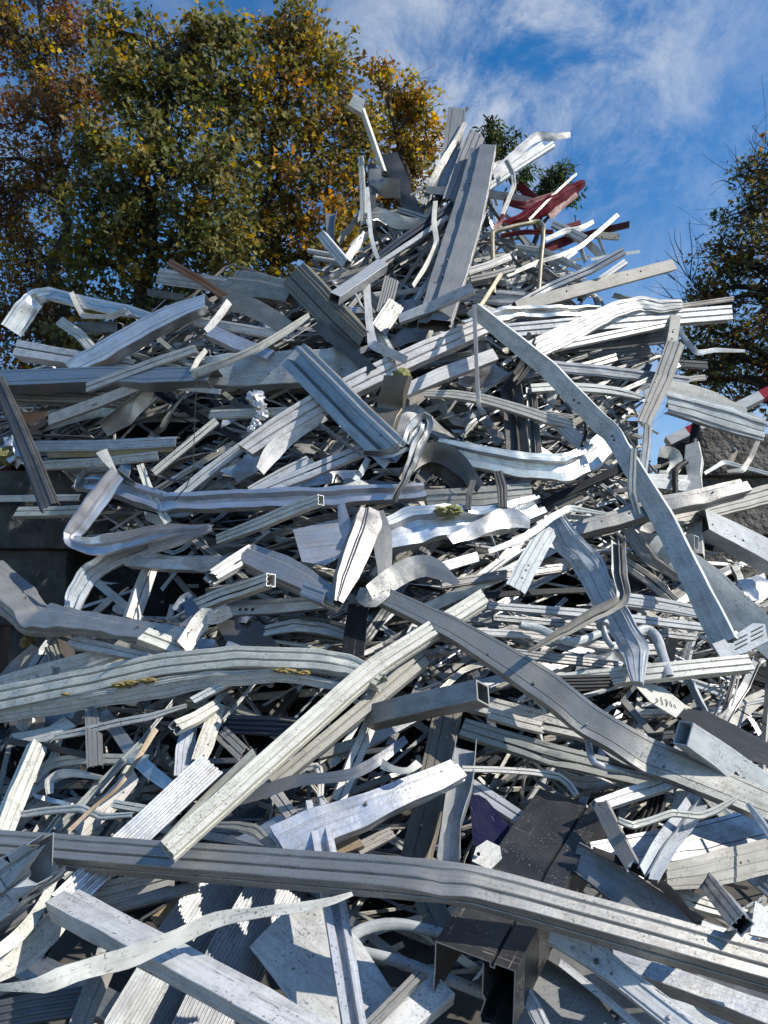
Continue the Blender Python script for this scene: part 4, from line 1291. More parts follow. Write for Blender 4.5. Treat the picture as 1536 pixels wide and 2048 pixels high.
S('dark red strip kinked above the large red panel', 'strip', 'lip', 'red', '1008,402 1030,408 1050,412 1080,400 1106,390', [10, 13, 15, 14, 10], 8, 20, -.1)
S('short dark red angle standing behind the red strip', 'angle', 'angle', 'red', '1038,370 1054,386 1074,402', 16, 12, 0, .04)
S('narrow dark red bar below the tip of the large red panel', 'strip', 'lip', 'red', '1098,436 1125,410 1152,388', 12, 5, 0, .02)
S('curved dark red edge strip beside the broad board', 'strip', 'strip', 'red', '1012,400 1008,425 1000,445 988,458', 9, roll=0, off=-.08)
S('thin red moulding under the brass frame', 'strip', 'lip', 'red', '1000,472 1050,464 1106,464', 9, 4, 10, -.02)
S('red ribbed stub right of the brass frame', 'plank', 'rib3', 'red', '1128,456 1160,446', 12, 6, 10, .0)
S('red-brown square bar pointing right into the sky', 'box', 'box', 'redbrown', '1166,472,.2 1212,460,0 1259,449,-.2', [14, 14, 13], 12, 15, .0, dent=.001)
S('cream stub bar under the red-brown one', 'box', 'box', 'dirty', '1190,470 1236,474', 14, 11, 15, -.03)
S('dark red sheet sagging behind the white box end, right of the peak', 'sheet', 'lip', 'red', '1085,500 1120,486 1165,468', 18, 6, 0, .08)
S('brass-coloured tube bent into an arch, right of the peak', 'frame', 'tube', 'brass', '988,588 986,530 984,464 1030,452 1076,443 1086,452 1086,480 1081,530 1077,590', 9, 9, 0, -.16, kink=True, dent=0)
S('long thin pale strip sweeping up right to the sky', 'strip', 'angle', 'dull', '1004,556 1078,524 1120,512 1161,494 1200,462 1234,432', 9, 8, 10, -.14, dent=.002)
S('thin beige lath leaning on the red panel', 'strip', 'lip', 'cream', '1058,440 1100,396 1152,348', 4, 3, 0, -.14)
S('silver tube profile with black seam pointing right', 'profile', 'duo', 'silver', '1010,624,.2 1100,574,.05 1180,540,-.15 1247,503,-.4', [16, 17, 18, 18], 16, 15, -.26, dent=0)
S('long grey plank pointing right with pierced end, below the peak', 'beam', 'box', 'dirty', '1030,616 1130,588 1240,558 1344,531', [26, 27, 26, 24], 16, 12, -.24, dent=.002)
S('slim pale bar beyond the black-seamed profile tip', 'strip', 'angle', 'pale', '1180,520 1230,510 1278,504', 6, 5, 10, -.08)
S('cream plank in front of the brass frame', 'profile', 'lip', 'cream', '936,544 980,530 1020,514', 15, 8, 18, -.24)
S('old grey plank below the cream one, in front of the brass frame', 'profile', 'duo', 'warmgrey', '940,560 985,550 1028,537', 14, 11, 20, -.26)
S('slim olive lath leaning below the brass frame', 'strip', 'lip', 'brass', '958,618 978,586 1002,548', 7, 4, 0, -.3)
S('blue-silver box bar with open right end, below the broad board', 'box', 'box', 'pale', '798,640,.1 860,616,0 946,577,-.3', [22, 24, 24], 20, 22, -.46, dent=.002)
S('wide grey-blue plank lying level below the peak', 'beam', 'lip', 'pale', '880,588 1000,596 1140,604', [28, 30, 28], 14, 12, .04)
S('white box end right of the brass frame', 'box', 'duo', 'white', '1104,448 1135,462 1168,480', [14, 18, 20], 16, 20, -.06)
S('pale curved strip above the white box end', 'strip', 'lip', 'white', '1090,480 1130,462 1160,458 1186,444', [8, 10, 10, 8], 4, 10, -.1)
S('cream hooked strip under the white box end', 'strip', 'lip', 'cream', '1160,488 1166,510 1172,526', 8, 6, 0, -.06)
S('short cream bracket pointing right above the seamed profile', 'strip', 'angle', 'cream', '1172,484 1190,500 1202,514', 14, 8, 0, -.04)
S('thin cream rod standing under the red-brown bar', 'strip', 'box', 'cream', '1196,474 1204,495 1211,512', 6, 5, 0, -.02)
S('pale plank tips sticking out under the grey pierced plank', 'profile', 'duo', 'pale', '1160,600 1200,560 1250,525', 14, 10, 20, -.06)
S('narrow pale strip slanting down right of the peak', 'strip', 'lip', 'dull', '1226,590 1270,602 1310,614', 10, 5, 15, .0)
S('curved white strip across the brass frame', 'strip', 'lip', 'white', '1030,492 1085,500 1130,520 1170,545', [9, 9, 9, 8], 5, 10, -.12)
# --- right shoulder
S('crumpled shiny strip along the top of the right shoulder', 'strip', 'hat', 'mirror', '930,650 970,640 1005,628 1050,622 1100,624 1150,622 1200,618', [26, 30, 30, 26, 30, 26, 20], 16, 30, -.26, dent=.022)
S('broad twisted white sheet strip sweeping up the right shoulder', 'strip', 'lip', 'white', '1062,702 1120,676 1190,640 1235,618 1280,608 1320,613 1360,611', [40, 42, 38, 32, 30, 26, 22], 12, [15, 15, 20, 25, 30, 20, 20], -.30, dent=.010)
S('long silver profile with black groove jutting far right', 'profile', 'multi', 'silver', '1010,664 1150,652 1300,640 1456,628', [32, 34, 34, 34], [24, 24], 18, -.14, dent=.002)
S('narrow dark bar above the far-jutting silver profile', 'strip', 'lip', 'dark', '1350,614 1410,606 1465,598', 10, 6, 18, .02)
S('white capped bar under the far-jutting silver profile', 'profile', 'duo', 'white', '1070,704 1200,676 1350,645', [18, 19, 17], 14, 20, -.24)
S('dark slate ribbed plank under the right shoulder, upper', 'plank', 'rib4', 'slate', '1120,694 1230,684 1335,672', 30, 12, 8, .10)
S('dark slate ribbed plank under the right shoulder, lower', 'plank', 'rib3', 'slate', '1180,716 1300,704', 24, 10, 8, .12)
pl = empty('aluminium_beam', tuple(at(1250, 950, 5.0)), 'long kinked white box beam hanging diagonally over the right half', 'beam')
M = piece('', 'beam', 'box', 'white', '948,618 1096,738 1203,850 1224,866 1330,1044 1450,1288', [32, 36, 38, 34, 44, 52], [16, 16, 18, 18], [-14, -10, -8, -6, -14, -14], -.62, M=Mesh(), build=False, dent=.006)
M.build('beam_body', parent=pl)
for q in ((1148, 800), (1158, 806), (1225, 872), (1228, 880), (1440, 1228)):
    bolt(pl, 'hole_plug', q[0], q[1], -.69, 3, 'dark')
br = empty('metal_bracket', tuple(at(1480, 1280, 3.6)), 'blue-grey galvanised bracket with slots at the end of the kinked white beam', 'bracket')
plate('', 'bracket', 'zinc', '1424,1288 1470,1270 1506,1246 1530,1248 1536,1282 1494,1304 1446,1320', -.68, parent=br, part='bracket_plate', cuts=2, dent=.004)
for i in range(3):
    for j in range(2):
        u0, v0 = 1472 + j * 32, 1280 - j * 17 + i * 9
        M = Mesh()
        P = np.array([at(u0, v0, heap_depth(u0, v0) - .695), at(u0 + 22, v0 - 11, heap_depth(u0 + 22, v0 - 11) - .695)])
        sweep(M, P, np.array((0., 1.)), 'coat', (.02, .02, .022), 'box', [.007, .007], [.006, .006], [0, 0], hollow=False, step=.02)
        M.build('slot', parent=br)
S('thin rod hanging upright in front of the kinked white beam top', 'strip', 'box', 'dull', '948,612 952,700 955,780 958,815 968,826', 8, 7, 0, -.72, dent=.001)
S('black rubber strip looped behind the kinked white beam', 'seal', 'hat', 'rubber', '1066,670 1056,700 1050,730 1030,758 1008,775', [24, 24, 24, 22, 16], 10, 0, -.34)
S('cream grooved sill bowing right under the white beam', 'profile', 'multi', 'cream', '850,788 910,790 970,800 1045,822 1100,840 1150,852', [16, 20, 22, 24, 24, 18], 16, 22, -.38)
S('pale plank bent down at the end of the bowing sill', 'profile', 'lip', 'pale', '1110,842 1140,868 1176,896', [22, 26, 28], 12, 10, -.34)
S('short black hose standing by the kink of the white beam', 'seal', 'tube', 'rubber', '1171,842 1172,866 1164,892', 7, 7, 0, -.44)
S('white bowed plank right of the kinked beam', 'profile', 'duo', 'white', '1060,778 1120,774 1190,778 1240,784 1282,796', [20, 20, 20, 18, 12], 14, 22, -.3)
S('dark corrugated upright sheet behind the bowing sill', 'sheet', 'vee', 'dark', '1022,772 1030,840 1036,915', [42, 44, 48], 12, 0, -.26)
S('narrow silver upright sheet right of the dark corrugated one', 'sheet', 'vee', 'dull', '1062,774 1066,840 1070,908', [20, 22, 26], 10, 0, -.22)
S('shiny S-bent gutter channel in the right centre', 'channel', 'hat', 'mirror', '876,892 940,910 1040,930 1130,936 1175,918 1225,874', [34, 50, 54, 56, 56, 50], [26, 30], 12, -.34, dent=.006)
S('flat grey-blue plank level on the right side', 'profile', 'lip', 'galv', '1080,732 1200,742 1375,764', [24, 24, 22], 12, 16, -.14)
S('slim greenish bar pointing up right over the grey plank', 'profile', 'duo', 'greygreen', '1210,796 1290,762 1358,731', 10, 8, 15, -.26)
S('dirty grey-brown plank standing upright at the right side', 'channel', 'lip', 'dirty', '1350,690 1325,760 1300,815 1284,850', [34, 34, 30, 26], 14, 0, -.40, dent=.006)
S('torn box stub at the top of the dirty upright plank', 'box', 'box', 'dirty', '1348,640 1340,700', 24, 18, 20, -.30, torn=.6)
S('thin pale ribbon bent over the right edge of the heap', 'strip', 'strip', 'pale', '1356,655 1372,682 1394,706 1430,700 1490,702', [9, 10, 10, 9, 6], roll=15, off=-.1, kink=True)
S('dark bar end jutting right below the silver profile', 'box', 'lip', 'dark', '1330,726 1412,731', 16, 8, 12, .02)
S('grey lath end jutting right under the dark bar', 'strip', 'lip', 'dirty', '1345,762 1410,755', 11, 5, 12, -.02)
S('grey grooved bar behind the white beam at the right shoulder', 'profile', 'duo', 'dull', '1120,746 1190,728 1230,716', 18, 14, 18, -.02)
S('white-blue wide flange hanging over the right concrete blocks', 'channel', 'lip', 'pale', '1330,804 1400,822 1460,840 1524,860', [44, 50, 52, 46], 18, 20, -.30, dent=.008)
S('cream upper lip behind the wide flange, right', 'strip', 'strip', 'cream', '1320,776 1380,786 1430,800 1492,826', [30, 34, 28, 16], roll=15, off=-.20)
bp_ = empty('barrier_pole', tuple(at(1440, 840, 7.2)), 'red and white striped barrier pole rising to the right edge', 'barrier pole')
a_, b_ = at(1335, 886, 7.4), at(1640, 735, 7.4)
ff_ = [0, .001, .125, .20, .39, .45, .605, .70, .84, .90, 1.0]
for i in range(len(ff_) - 1):
    M = Mesh()
    key, rgb = COLS['red'] if i % 2 == 0 else COLS['signwhite']
    if i % 2 == 0:
        rgb = (.34, .012, .03)
    sweep(M, np.array([a_ + (b_ - a_) * ff_[i], a_ + (b_ - a_) * ff_[i + 1]]), np.array((0., 1.)), key, rgb, 'box', [.11, .11], [.11, .11], [R(20), R(20)], hollow=False, caps=i in (0, len(ff_) - 2))
    M.build('red_band' if i % 2 == 0 else 'white_band', parent=bp_)
S('black tube standing before the right concrete blocks', 'tube', 'tube', 'rubber', '1384,905 1389,868 1396,828', 16, 16, 0, -.02)
S('wavy-edged cream post standing upright at the right', 'profile', 'box', 'cream', '1386,892 1388,925 1389,950 1387,985 1391,1050 1392,1112', [27, 36, 27, 37, 30, 32], 20, -10, -.16, dent=.004)
S('black rubber hose bent left of the wavy cream post', 'seal', 'tube', 'rubber', '1351,992 1350,960 1353,938 1372,924', 11, 11, 0, -.2)
S('big square beam with open end pointing right, under the white beam', 'beam', 'step', 'dull', '1140,1064,.25 1230,1040,.1 1321,1012,-.1 1400,996,-.3 1486,974,-.5', [42, 46, 48, 48, 44], [40, 44, 44], 22, -.42, dent=.006, cut=(0, 0), th=.006)
S('cream-grey beam under the big open-ended one, right edge', 'beam', 'lip', 'dirty', '1300,1052 1400,1024 1570,980', [36, 38, 40], 24, 10, -.22)
S('cream box bar with white cut end, right below the big beam', 'box', 'box', 'cream', '1270,1080,.1 1330,1082,-.1 1393,1086,-.4', [28, 30, 32], 22, 10, -.16, cut=(0, -.15))
S('blue-topped square beam sloping out of the right edge', 'beam', 'box', 'pale', '1400,1044 1470,1078 1570,1132', [56, 62, 66], 48, 38, -.30, dent=.006)
S('broad blue-white dented sheet sloping down at the right', 'sheet', 'strip', 'pale', '1296,1090 1384,1140 1460,1206 1560,1296', [52, 62, 66, 64], roll=14, off=-.24, dent=.012)
S('narrow pointed strip crossing behind the white beam at the right', 'strip', 'lip', 'warmgrey', '1254,1058 1280,1092 1306,1122 1360,1158', [20, 28, 24, 14], 8, 8, -.30)
S('thin grey-green post standing in front of the kinked white beam', 'strip', 'lip', 'greygreen', '1267,900 1264,950 1263,985 1276,1030', [12, 14, 14, 12], 8, 0, -.80)
S('white lath standing behind the kinked white beam', 'strip', 'lip', 'pale', '1296,846 1293,890 1284,955', [15, 16, 16], 6, 0, -.2)
S('cream U-bent sheet beside the wavy cream post', 'strip', 'strip', 'cream', '1318,903 1346,908 1352,930 1338,948 1318,946', [20, 22, 22, 18, 10], roll=0, off=-.14)
S('white box face left of the black hose', 'box', 'step', 'white', '1290,962 1372,968', [34, 40], 26, 15, -.1)
S('thin pale lath crossing the right concrete blocks', 'strip', 'lip', 'pale', '1408,948 1448,924 1545,950', [7, 8, 8], 4, 15, -.08, kink=True)
S('bent hook strip in front of the right concrete blocks', 'strip', 'lip', 'dull', '1515,884 1502,915 1486,940 1452,944', [8, 8, 9, 6], 5, 0, -.1)
S('thin bar leaning down from the wide flange', 'strip', 'box', 'dull', '1424,836 1440,862 1472,902', 5, 5, 0, -.08)
S('short bronze bar leaning on the concrete blocks', 'strip', 'lip', 'bronze', '1460,925 1474,895', 10, 5, 0, -.04)
# --- middle
fb = empty('box_section', tuple(at(690, 1130, 4.5)), 'big box profile folded up into a spike in the centre of the heap', 'box section')
M = piece('', 'box', 'step', 'silver', '498,1112 560,1138 610,1162 680,1204', [62, 70, 62, 44], [46, 46, 40, 26], 26, -.48, M=Mesh(), build=False, dent=.010)
M.build('lower_arm', parent=fb)
M = piece('', 'box', 'step', 'dull', '676,1206 690,1160 712,1100 735,1046 738,1022', [22, 46, 58, 58, 44], [20, 34, 40, 34, 26], [-18, -18, -18, -18, -18], -.56, M=Mesh(), build=False, dent=.010)
M.build('folded_arm', parent=fb)
M = piece('', 'box', 'strip', 'dull', '748,1024 762,1060 768,1110 770,1164', [40, 38, 34, 26], None, 12, -.50, M=Mesh(), build=False, dent=.01)
M.build('rear_flap', parent=fb)
M = piece('', 'box', 'strip', 'bright', '682,1008 690,1050 704,1096', [14, 26, 22], None, -20, -.50, M=Mesh(), build=False, dent=.008)
M.build('torn_flap', parent=fb)
M = piece('', 'box', 'lip', 'galv', '606,1178 650,1194', [30, 28], 8, 15, -.585, M=Mesh(), build=False, dent=.001)
M.build('clamp_plate', parent=fb)
plate('flat square plate with scuffed face leaning left of the folded box', 'plate', 'bright', '586,1060 682,1036 738,1080 650,1130 604,1124', -.16, dent=.006)
S('wide dented silver-blue beam right of the folded box', 'beam', 'hat', 'mirror', '765,1072 830,1050 900,1040 960,1042 1020,1032 1078,1010', [80, 84, 74, 66, 60, 56], [30, 34], 22, -.34, dent=.02, crush=.1)
S('crumpled silver sheet fold lying over the dented beam', 'strip', 'strip', 'silver', '900,1080 960,1056 1010,1036 1060,1046', [20, 34, 40, 24], roll=20, off=-.44, dent=.03)
lump('insulation_wool', 'tuft of pale yellow insulation on the dented beam in the centre', 'insulation', 898, 1022, -.44, 18, 'wool', squash=(1.3, .8, .6), rough=.9)
lump('insulation_wool', 'yellow insulation lump by the plastic bag at the left edge', 'insulation', 14, 912, -.1, 28, 'wool', squash=(1.3, 1, .7), rough=.5)
lump('plastic_bag', 'shiny crumpled bluish bag beside the yellow lump at the left edge', 'bag', 36, 896, -.12, 26, 'metal', tint=(.6, .66, .74), squash=(.9, .8, 1.1), rough=.7)
S('curled matte grey strip in the very centre', 'strip', 'strip', 'dull', '716,1186 740,1194 775,1164 810,1142 850,1132 880,1144 916,1168', [20, 40, 42, 40, 40, 34, 12], roll=[0, 0, 0, 5, 5, 10, 20], off=-.56, dent=.006)
S('bright strip behind the curled grey one', 'strip', 'lip', 'bright', '880,1136 920,1124 955,1114', 20, 8, 18, -.34)
plate('black flat plate standing upright below the folded box', 'plate', 'black', '697,1208 738,1206 728,1310 700,1318 682,1308', -.24, dent=.002, cuts=2)
hb = empty('box_section', tuple(at(550, 1215, 4.2)), 'silver box bar with three bolt holes, below the folded box', 'box section')
M = piece('', 'box', 'step', 'silver', '456,1218 550,1213 660,1204', [34, 34, 30], 26, 10, -.20, M=Mesh(), build=False)
M.build('bar_body', parent=hb)
for u in (480, 492, 505):
    bolt(hb, 'bolt_hole', u, 1219, -.235, 3.4, 'black')
S('cream window bar with cut end pointing right, left of centre', 'profile', 'multi', 'cream', '438,1080,.1 520,1048,-.05 580,1022,-.2 642,1000,-.4', [24, 28, 28, 26], 20, 24, -.40, cut=(0, 0))
S('cream window bar with square open end, left of the holed bar', 'profile', 'multi', 'cream', '388,1216,.1 440,1194,-.05 490,1178,-.2 542,1160,-.4', [32, 34, 34, 32], 26, 24, -.34, cut=(0, 0))
S('torn white box end beside the folded box', 'box', 'multi', 'white', '430,1152,-.3 465,1130,-.1 502,1106,.1', [32, 36, 34], 28, 20, -.50, torn=.5)
S('blue-white flat bar with three holes, left of centre', 'strip', 'lip', 'pale', '300,1094 350,1080 425,1056', [28, 28, 14], 10, 12, -.32)
S('pale curved profile rising from the left blocks to the holed bar', 'profile', 'hat', 'pale', '138,1236 152,1190 175,1150 215,1122 262,1104 315,1086', [26, 36, 38, 38, 36, 28], 14, 10, -.26, dent=.006)
S('silver wedge-ended box left of the torn white end', 'box', 'step', 'silver', '264,1118 330,1126 410,1132', [40, 36, 28], 26, 14, -.20)
S('grey curled flange left of the torn white end', 'strip', 'strip', 'dull', '366,1120 400,1128 430,1126 470,1128', [14, 28, 28, 24], roll=15, off=-.30)
S('cream double-ribbed bar standing upright, left of centre', 'profile', 'duo', 'cream', '262,1242 280,1190 298,1142', [34, 34, 30], 24, -15, -.06)
S('folded blue-grey strip loop left of the cream tab', 'strip', 'strip', 'zinc', '352,1222 374,1192 384,1222 394,1258', [18, 20, 26, 20], roll=0, off=-.34, kink=True)
plate('dull sheet with a small stamped square, under the holed bar', 'sheet', 'steel', '425,1238 520,1243 585,1330 470,1312', .02, dent=.004)
S('short bright bar under the dull stamped sheet', 'box', 'box', 'bright', '456,1292 510,1312 575,1330', [20, 18, 14], 16, 25, -.18)
S('broad silver beam sweeping down from the centre to the right edge', 'beam', 'chan', 'dull', '752,1188 905,1258 1082,1368 1172,1440 1290,1510 1580,1632', [38, 48, 66, 64, 66, 62], [26, 28, 30, 30], 20, -.46, dent=.005)
S('blue-white speckled box with dark open end at the right edge', 'box', 'box', 'pale', '1366,1466,-.2 1450,1525,0 1580,1620,.2', [58, 64, 70], [40, 44], 22, -.58, dent=.003, cut=(0, 0), th=.006)
plate('black-blue glossy panel behind the speckled box, right', 'plate', 'black', '1350,1428 1400,1412 1470,1448 1560,1500 1560,1540 1480,1510 1390,1462', -.22, dent=.01, bow=.03)
ct = empty('metal_plate', tuple(at(1320, 1390, 3.6)), 'torn cream plate with scribbled marks, right of the sweeping beam', 'plate')
plate('', 'plate', 'cream', '1262,1362 1300,1366 1330,1376 1372,1412 1352,1436 1300,1404', -.36, parent=ct, part='plate_body', dent=.006)
for k, q in enumerate(('1312,1396 1316,1402 1310,1406', '1322,1394 1326,1410', '1330,1398 1334,1402 1334,1412', '1340,1402 1344,1414', '1348,1408 1352,1416')):
    M = piece('', 'wire', 'box', 'black', q, 1.6, 1.6, 0, -.375, M=Mesh(), build=False, dent=0, hollow=False)
    M.build('scribble', parent=ct)
S('wide pale strip twisting down the right centre', 'strip', 'lip', 'pale', '1112,1040 1134,1084 1160,1108 1180,1132 1202,1180 1236,1236 1270,1300 1276,1368', [42, 46, 50, 54, 54, 52, 50, 20], 12, [-10, 0, 15, 0, -8, -8, -5, 0], -.58, dent=.012)
S('pale leg hanging left from the twisting strip', 'strip', 'lip', 'pale', '1098,1058 1062,1118 1030,1180', [36, 40, 42], 10, 0, -.54)
S('slim white strip arching over the twisting strip', 'strip', 'lip', 'white', '976,1104 1040,1080 1075,1058 1105,1034 1140,1016 1212,1028', [10, 13, 13, 13, 12, 6], 5, 10, -.68)
S('twisted brown-silver bar with a clenched end, right centre', 'profile', 'vee', 'dull', '1236,1084 1238,1140 1246,1190 1225,1212 1190,1228 1130,1262 1056,1302', [28, 28, 22, 26, 28, 20, 8], [18, 18, 16, 16, 14, 10, 6], [0, 0, 0, 10, 10, 10, 10], -.80, dent=.008)
S('bent blue-white pipe with flattened tip, right', 'tube', 'tube', 'pale', '1270,1266 1292,1258 1312,1274 1324,1306 1338,1352', [14, 16, 18, 18, 20], [14, 16, 16, 14, 8], 0, -.56, dent=.001)
fp = empty('metal_tube', tuple(at(1215, 1270, 4.0)), 'short pipe stub with a round flange beside the twisting strip', 'tube')
M = piece('', 'tube', 'tube', 'galv', '1206,1252 1212,1276 1225,1294', 11, 11, 0, -.62, M=Mesh(), build=False, dent=0)
M.build('pipe', parent=fp)
M = piece('', 'tube', 'tube', 'galv', '1205,1246 1206,1253', 26, 26, 0, -.62, M=Mesh(), build=False, dent=0, hollow=False, step=.01)
M.build('flange', parent=fp)
S('wavy blue pipe passing behind the twisting strip', 'tube', 'tube', 'pale', '1040,1250 1080,1258 1130,1282 1170,1278 1222,1256', 15, 13, 0, -.3, dent=.001)
S('cream box profile with chambered end pointing right, right edge', 'profile', 'multi', 'cream', '1050,1374,.3 1200,1358,.1 1350,1342,-.15 1496,1328,-.42', [38, 38, 38, 38], [28, 28], 20, -.40, dent=.003, cut=(0, 0))
S('black ribbed box bar left under the cream box profile', 'plank', 'rib4', 'black', '1086,1366 1220,1362', 28, 18, 12, -.36)
S('black upright bracket beside the bent pipe', 'bracket', 'angle', 'black', '1342,1282 1336,1330 1330,1380', 20, 14, 0, -.30)
S('grey scratched box with wide open end in the lower centre', 'box', 'box', 'dull', '742,1436,.3 840,1412,.05 966,1386,-.3', [52, 54, 56], [40, 46, 52], 26, -.42, dent=.003, cut=(0, -.12), th=.007)
S('bent chrome tube handle, right under the sweeping beam', 'frame', 'tube', 'chrome', '1176,1480 1180,1506 1192,1528 1240,1542 1296,1554 1322,1548 1336,1522', 12, 12, 0, -.3, dent=0)
S('thin shiny tube bent downwards under the sweeping beam', 'tube', 'tube', 'chrome', '1028,1346 1048,1366 1066,1392 1096,1424', 10, 10, 0, -.34, dent=0)
S('long cream-grey plank under the sweeping beam, upper one', 'profile', 'multi', 'cream', '930,1402 1090,1444 1250,1484', [40, 42, 40], 26, 18, .0)
S('long grey-green grooved plank under the sweeping beam, lower one', 'profile', 'multi', 'greygreen', '924,1456 1100,1510 1340,1568', [40, 44, 44], 28, 15, .06)
S('cream stub with torn end, left under the sweeping beam', 'profile', 'duo', 'cream', '985,1430 1040,1446 1088,1458', 26, 18, 20, -.08, torn=.4)
S('bent cream sill strip behind the black profile', 'strip', 'duo', 'cream', '925,1538 1000,1540 1060,1544 1116,1552 1136,1566 1154,1592', 13, 9, 15, -.06)
S('white profile with rusty seam, right of the black profile', 'profile', 'duo', 'white', '1192,1614 1260,1590 1320,1572 1394,1540', [28, 30, 30, 26], 20, 18, -.24)
S('wavy pale double strip, right of the black profile', 'strip', 'duo', 'greygreen', '1236,1640 1262,1652 1300,1642 1345,1626 1400,1632 1430,1622 1484,1590', [12, 14, 14, 14, 14, 14, 8], 10, 18, -.46)
S('blue-white ridged channel leaning right of the black profile', 'channel', 'vee', 'pale', '1394,1602 1360,1650 1326,1696 1296,1750', [40, 42, 42, 42], 18, 0, -.34, dent=.004)
S('white flat end behind the ridged channel', 'strip', 'lip', 'white', '1384,1568 1372,1605 1362,1650', 44, 10, 0, -.16)
S('dirty torn profile leaning against the black box profile', 'profile', 'chan', 'warmgrey', '1206,1618 1236,1680 1272,1742', [30, 32, 30], 24, -10, -.3, torn=.4, dent=.008)
S('deep silver beam with blue top at the right edge, lower right', 'beam', 'chan', 'silver', '1180,1722 1300,1704 1400,1690 1580,1648', [64, 70, 76, 80], [44, 46], 26, -.04, dent=.006)
S('wide white-grey plate strip under the deep silver beam, right edge', 'strip', 'lip', 'dirty', '1330,1754 1400,1744 1470,1728 1580,1700', [44, 56, 58, 58], 10, 0, -.20)
S('wide curved gutter channel right below the black profile', 'channel', 'trough', 'dull', '1150,1712 1210,1750 1262,1786 1320,1818 1400,1862', [54, 62, 66, 62, 54], [26, 28], 10, -.12, dent=.006)
S('black rubber edge lying on the curved gutter channel', 'seal', 'strip', 'rubber', '1185,1698 1240,1722 1296,1750 1340,1784 1396,1848', [10, 16, 16, 16, 12], roll=20, off=-.26)
S('cream slotted bar right of the curved gutter channel', 'profile', 'multi', 'cream', '1336,1786 1400,1808 1494,1836', [36, 34, 30], 24, 20, -.02)
S('crumpled profile with black chambered end, right edge low', 'profile', 'multi', 'galv', '1405,1748,.2 1435,1790,.05 1460,1820,-.1 1484,1850,-.3', [32, 40, 40, 42], 28, -8, -.3, dent=.010, crush=.1, cut=(0, 0))
plate('bent white sheet with bright face, low at the right edge', 'sheet', 'white', '1500,1870 1512,1800 1530,1812 1570,1800 1570,1880', -.12, dent=.012)
S('grey grooved bar at the right edge above the bent white sheet', 'plank', 'rib4', 'galv', '1480,1720 1520,1752 1575,1800', 46, 14, 10, -.05)
S('bright white sliver pointing at the right edge', 'strip', 'lip', 'white', '1496,1608 1520,1640 1560,1700', [8, 14, 16], 5, 0, -.5)
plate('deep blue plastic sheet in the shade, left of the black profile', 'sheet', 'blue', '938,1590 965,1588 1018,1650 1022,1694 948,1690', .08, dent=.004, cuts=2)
fq = empty('metal_plate', tuple(at(970, 1710, 2.9)), 'cream bracket plate with one round hole, left of the black profile', 'plate')
plate('', 'plate', 'cream', '944,1722 952,1694 974,1680 1000,1692 1004,1716 980,1740', -.08, parent=fq, part='plate_body', cuts=2, dent=.002)
bolt(fq, 'hole', 957, 1708, -.10, 4, 'black')
S('pale plank sloping into the dark, left of the black profile', 'profile', 'duo', 'pale', '925,1562 990,1605 1062,1652', [30, 32, 30], 20, 20, .1)
# --- lower left
gb = empty('metal_bracket', tuple(at(55, 1455, 3.6)), 'grey plate with a round pressed disc, at the left edge under the arched profile', 'bracket')
plate('', 'bracket', 'dull', '16,1432 88,1424 90,1480 24,1484', -.02, parent=gb, part='bracket_plate', cuts=2, dent=.003)
M = piece('', 'tube', 'tube', 'pale', '52,1447,-.02 52,1448,.01', 36, 30, 0, -.06, M=Mesh(), build=False, dent=0, hollow=False, step=.01)
M.build('disc', parent=gb)
S('black L-shaped frame bar at the left edge', 'angle', 'angle', 'black', '-6,1432 4,1462 14,1482 90,1494 178,1512', 12, 10, 0, -.10, kink=True)
plate('jagged cream plate scrap over the black frame bar', 'plate', 'cream', '22,1468 100,1452 128,1432 152,1452 92,1484 30,1480', -.12, dent=.008)
S('long cream strip curving above the hanging grey plank, left', 'strip', 'duo', 'cream', '110,1474 170,1462 235,1446 300,1434 372,1412', [14, 16, 16, 15, 10], 10, 15, -.22)
S('grey-violet plank hanging upright at the left', 'strip', 'lip', 'dull', '186,1418 188,1470 190,1536', [28, 30, 30], 10, 0, -.2, cut=(0, .0))
S('pale upright plank left of the long cream diagonal', 'strip', 'lip', 'pale', '378,1452 370,1500 366,1556', [30, 34, 34], 8, 0, -.06)
S('curved cream upright plank beside the pale one', 'strip', 'lip', 'cream', '438,1410 424,1450 410,1490 396,1524', [22, 30, 32, 28], 8, 0, -.06)
S('cream double-chamber bar end above the upright planks', 'profile', 'duo', 'cream', '350,1456,-.3 390,1438,-.1 434,1412,.1', [30, 28, 26], 22, 22, -.18)
S('small white grooved bar above the double-chamber bar', 'profile', 'duo', 'white', '386,1402 420,1384 464,1362', 18, 14, 20, -.22)
S('narrow cream strip lying level above the foreground beam, left', 'strip', 'lip', 'cream', '26,1632 90,1622 160,1616 204,1634 266,1630', [14, 14, 15, 12, 10], 8, 15, -.12)
S('cream lath slanting up through the dark hollow, left', 'profile', 'duo', 'greygreen', '112,1662 190,1580 284,1484', [16, 16, 14], 12, 10, .0)
S('splintered tan strip slanting up at the left', 'strip', 'strip', 'tan', '138,1662 190,1612 236,1575 270,1525 312,1458', [9, 6, 6, 9, 12], roll=0, off=-.2, dent=.006)
S('hooked cream profile in the left hollow', 'profile', 'duo', 'cream', '66,1566 84,1540 104,1526 168,1518 300,1520', [20, 22, 22, 22, 20], 14, 15, .02)
S('thin curled cream strip in the left hollow', 'strip', 'lip', 'cream', '100,1590 98,1562 116,1548 150,1546 205,1556', [12, 14, 14, 13, 8], 6, 0, -.06)
S('bent silver strip slanting down through the left hollow', 'strip', 'strip', 'mirror', '205,1424 238,1468 268,1510 300,1542 340,1572', [22, 24, 26, 26, 22], roll=0, off=.0)
S('wide cream strip in the left hollow under the splintered one', 'strip', 'lip', 'cream', '158,1668 220,1606 270,1548', [30, 36, 30], 10, 0, .0)
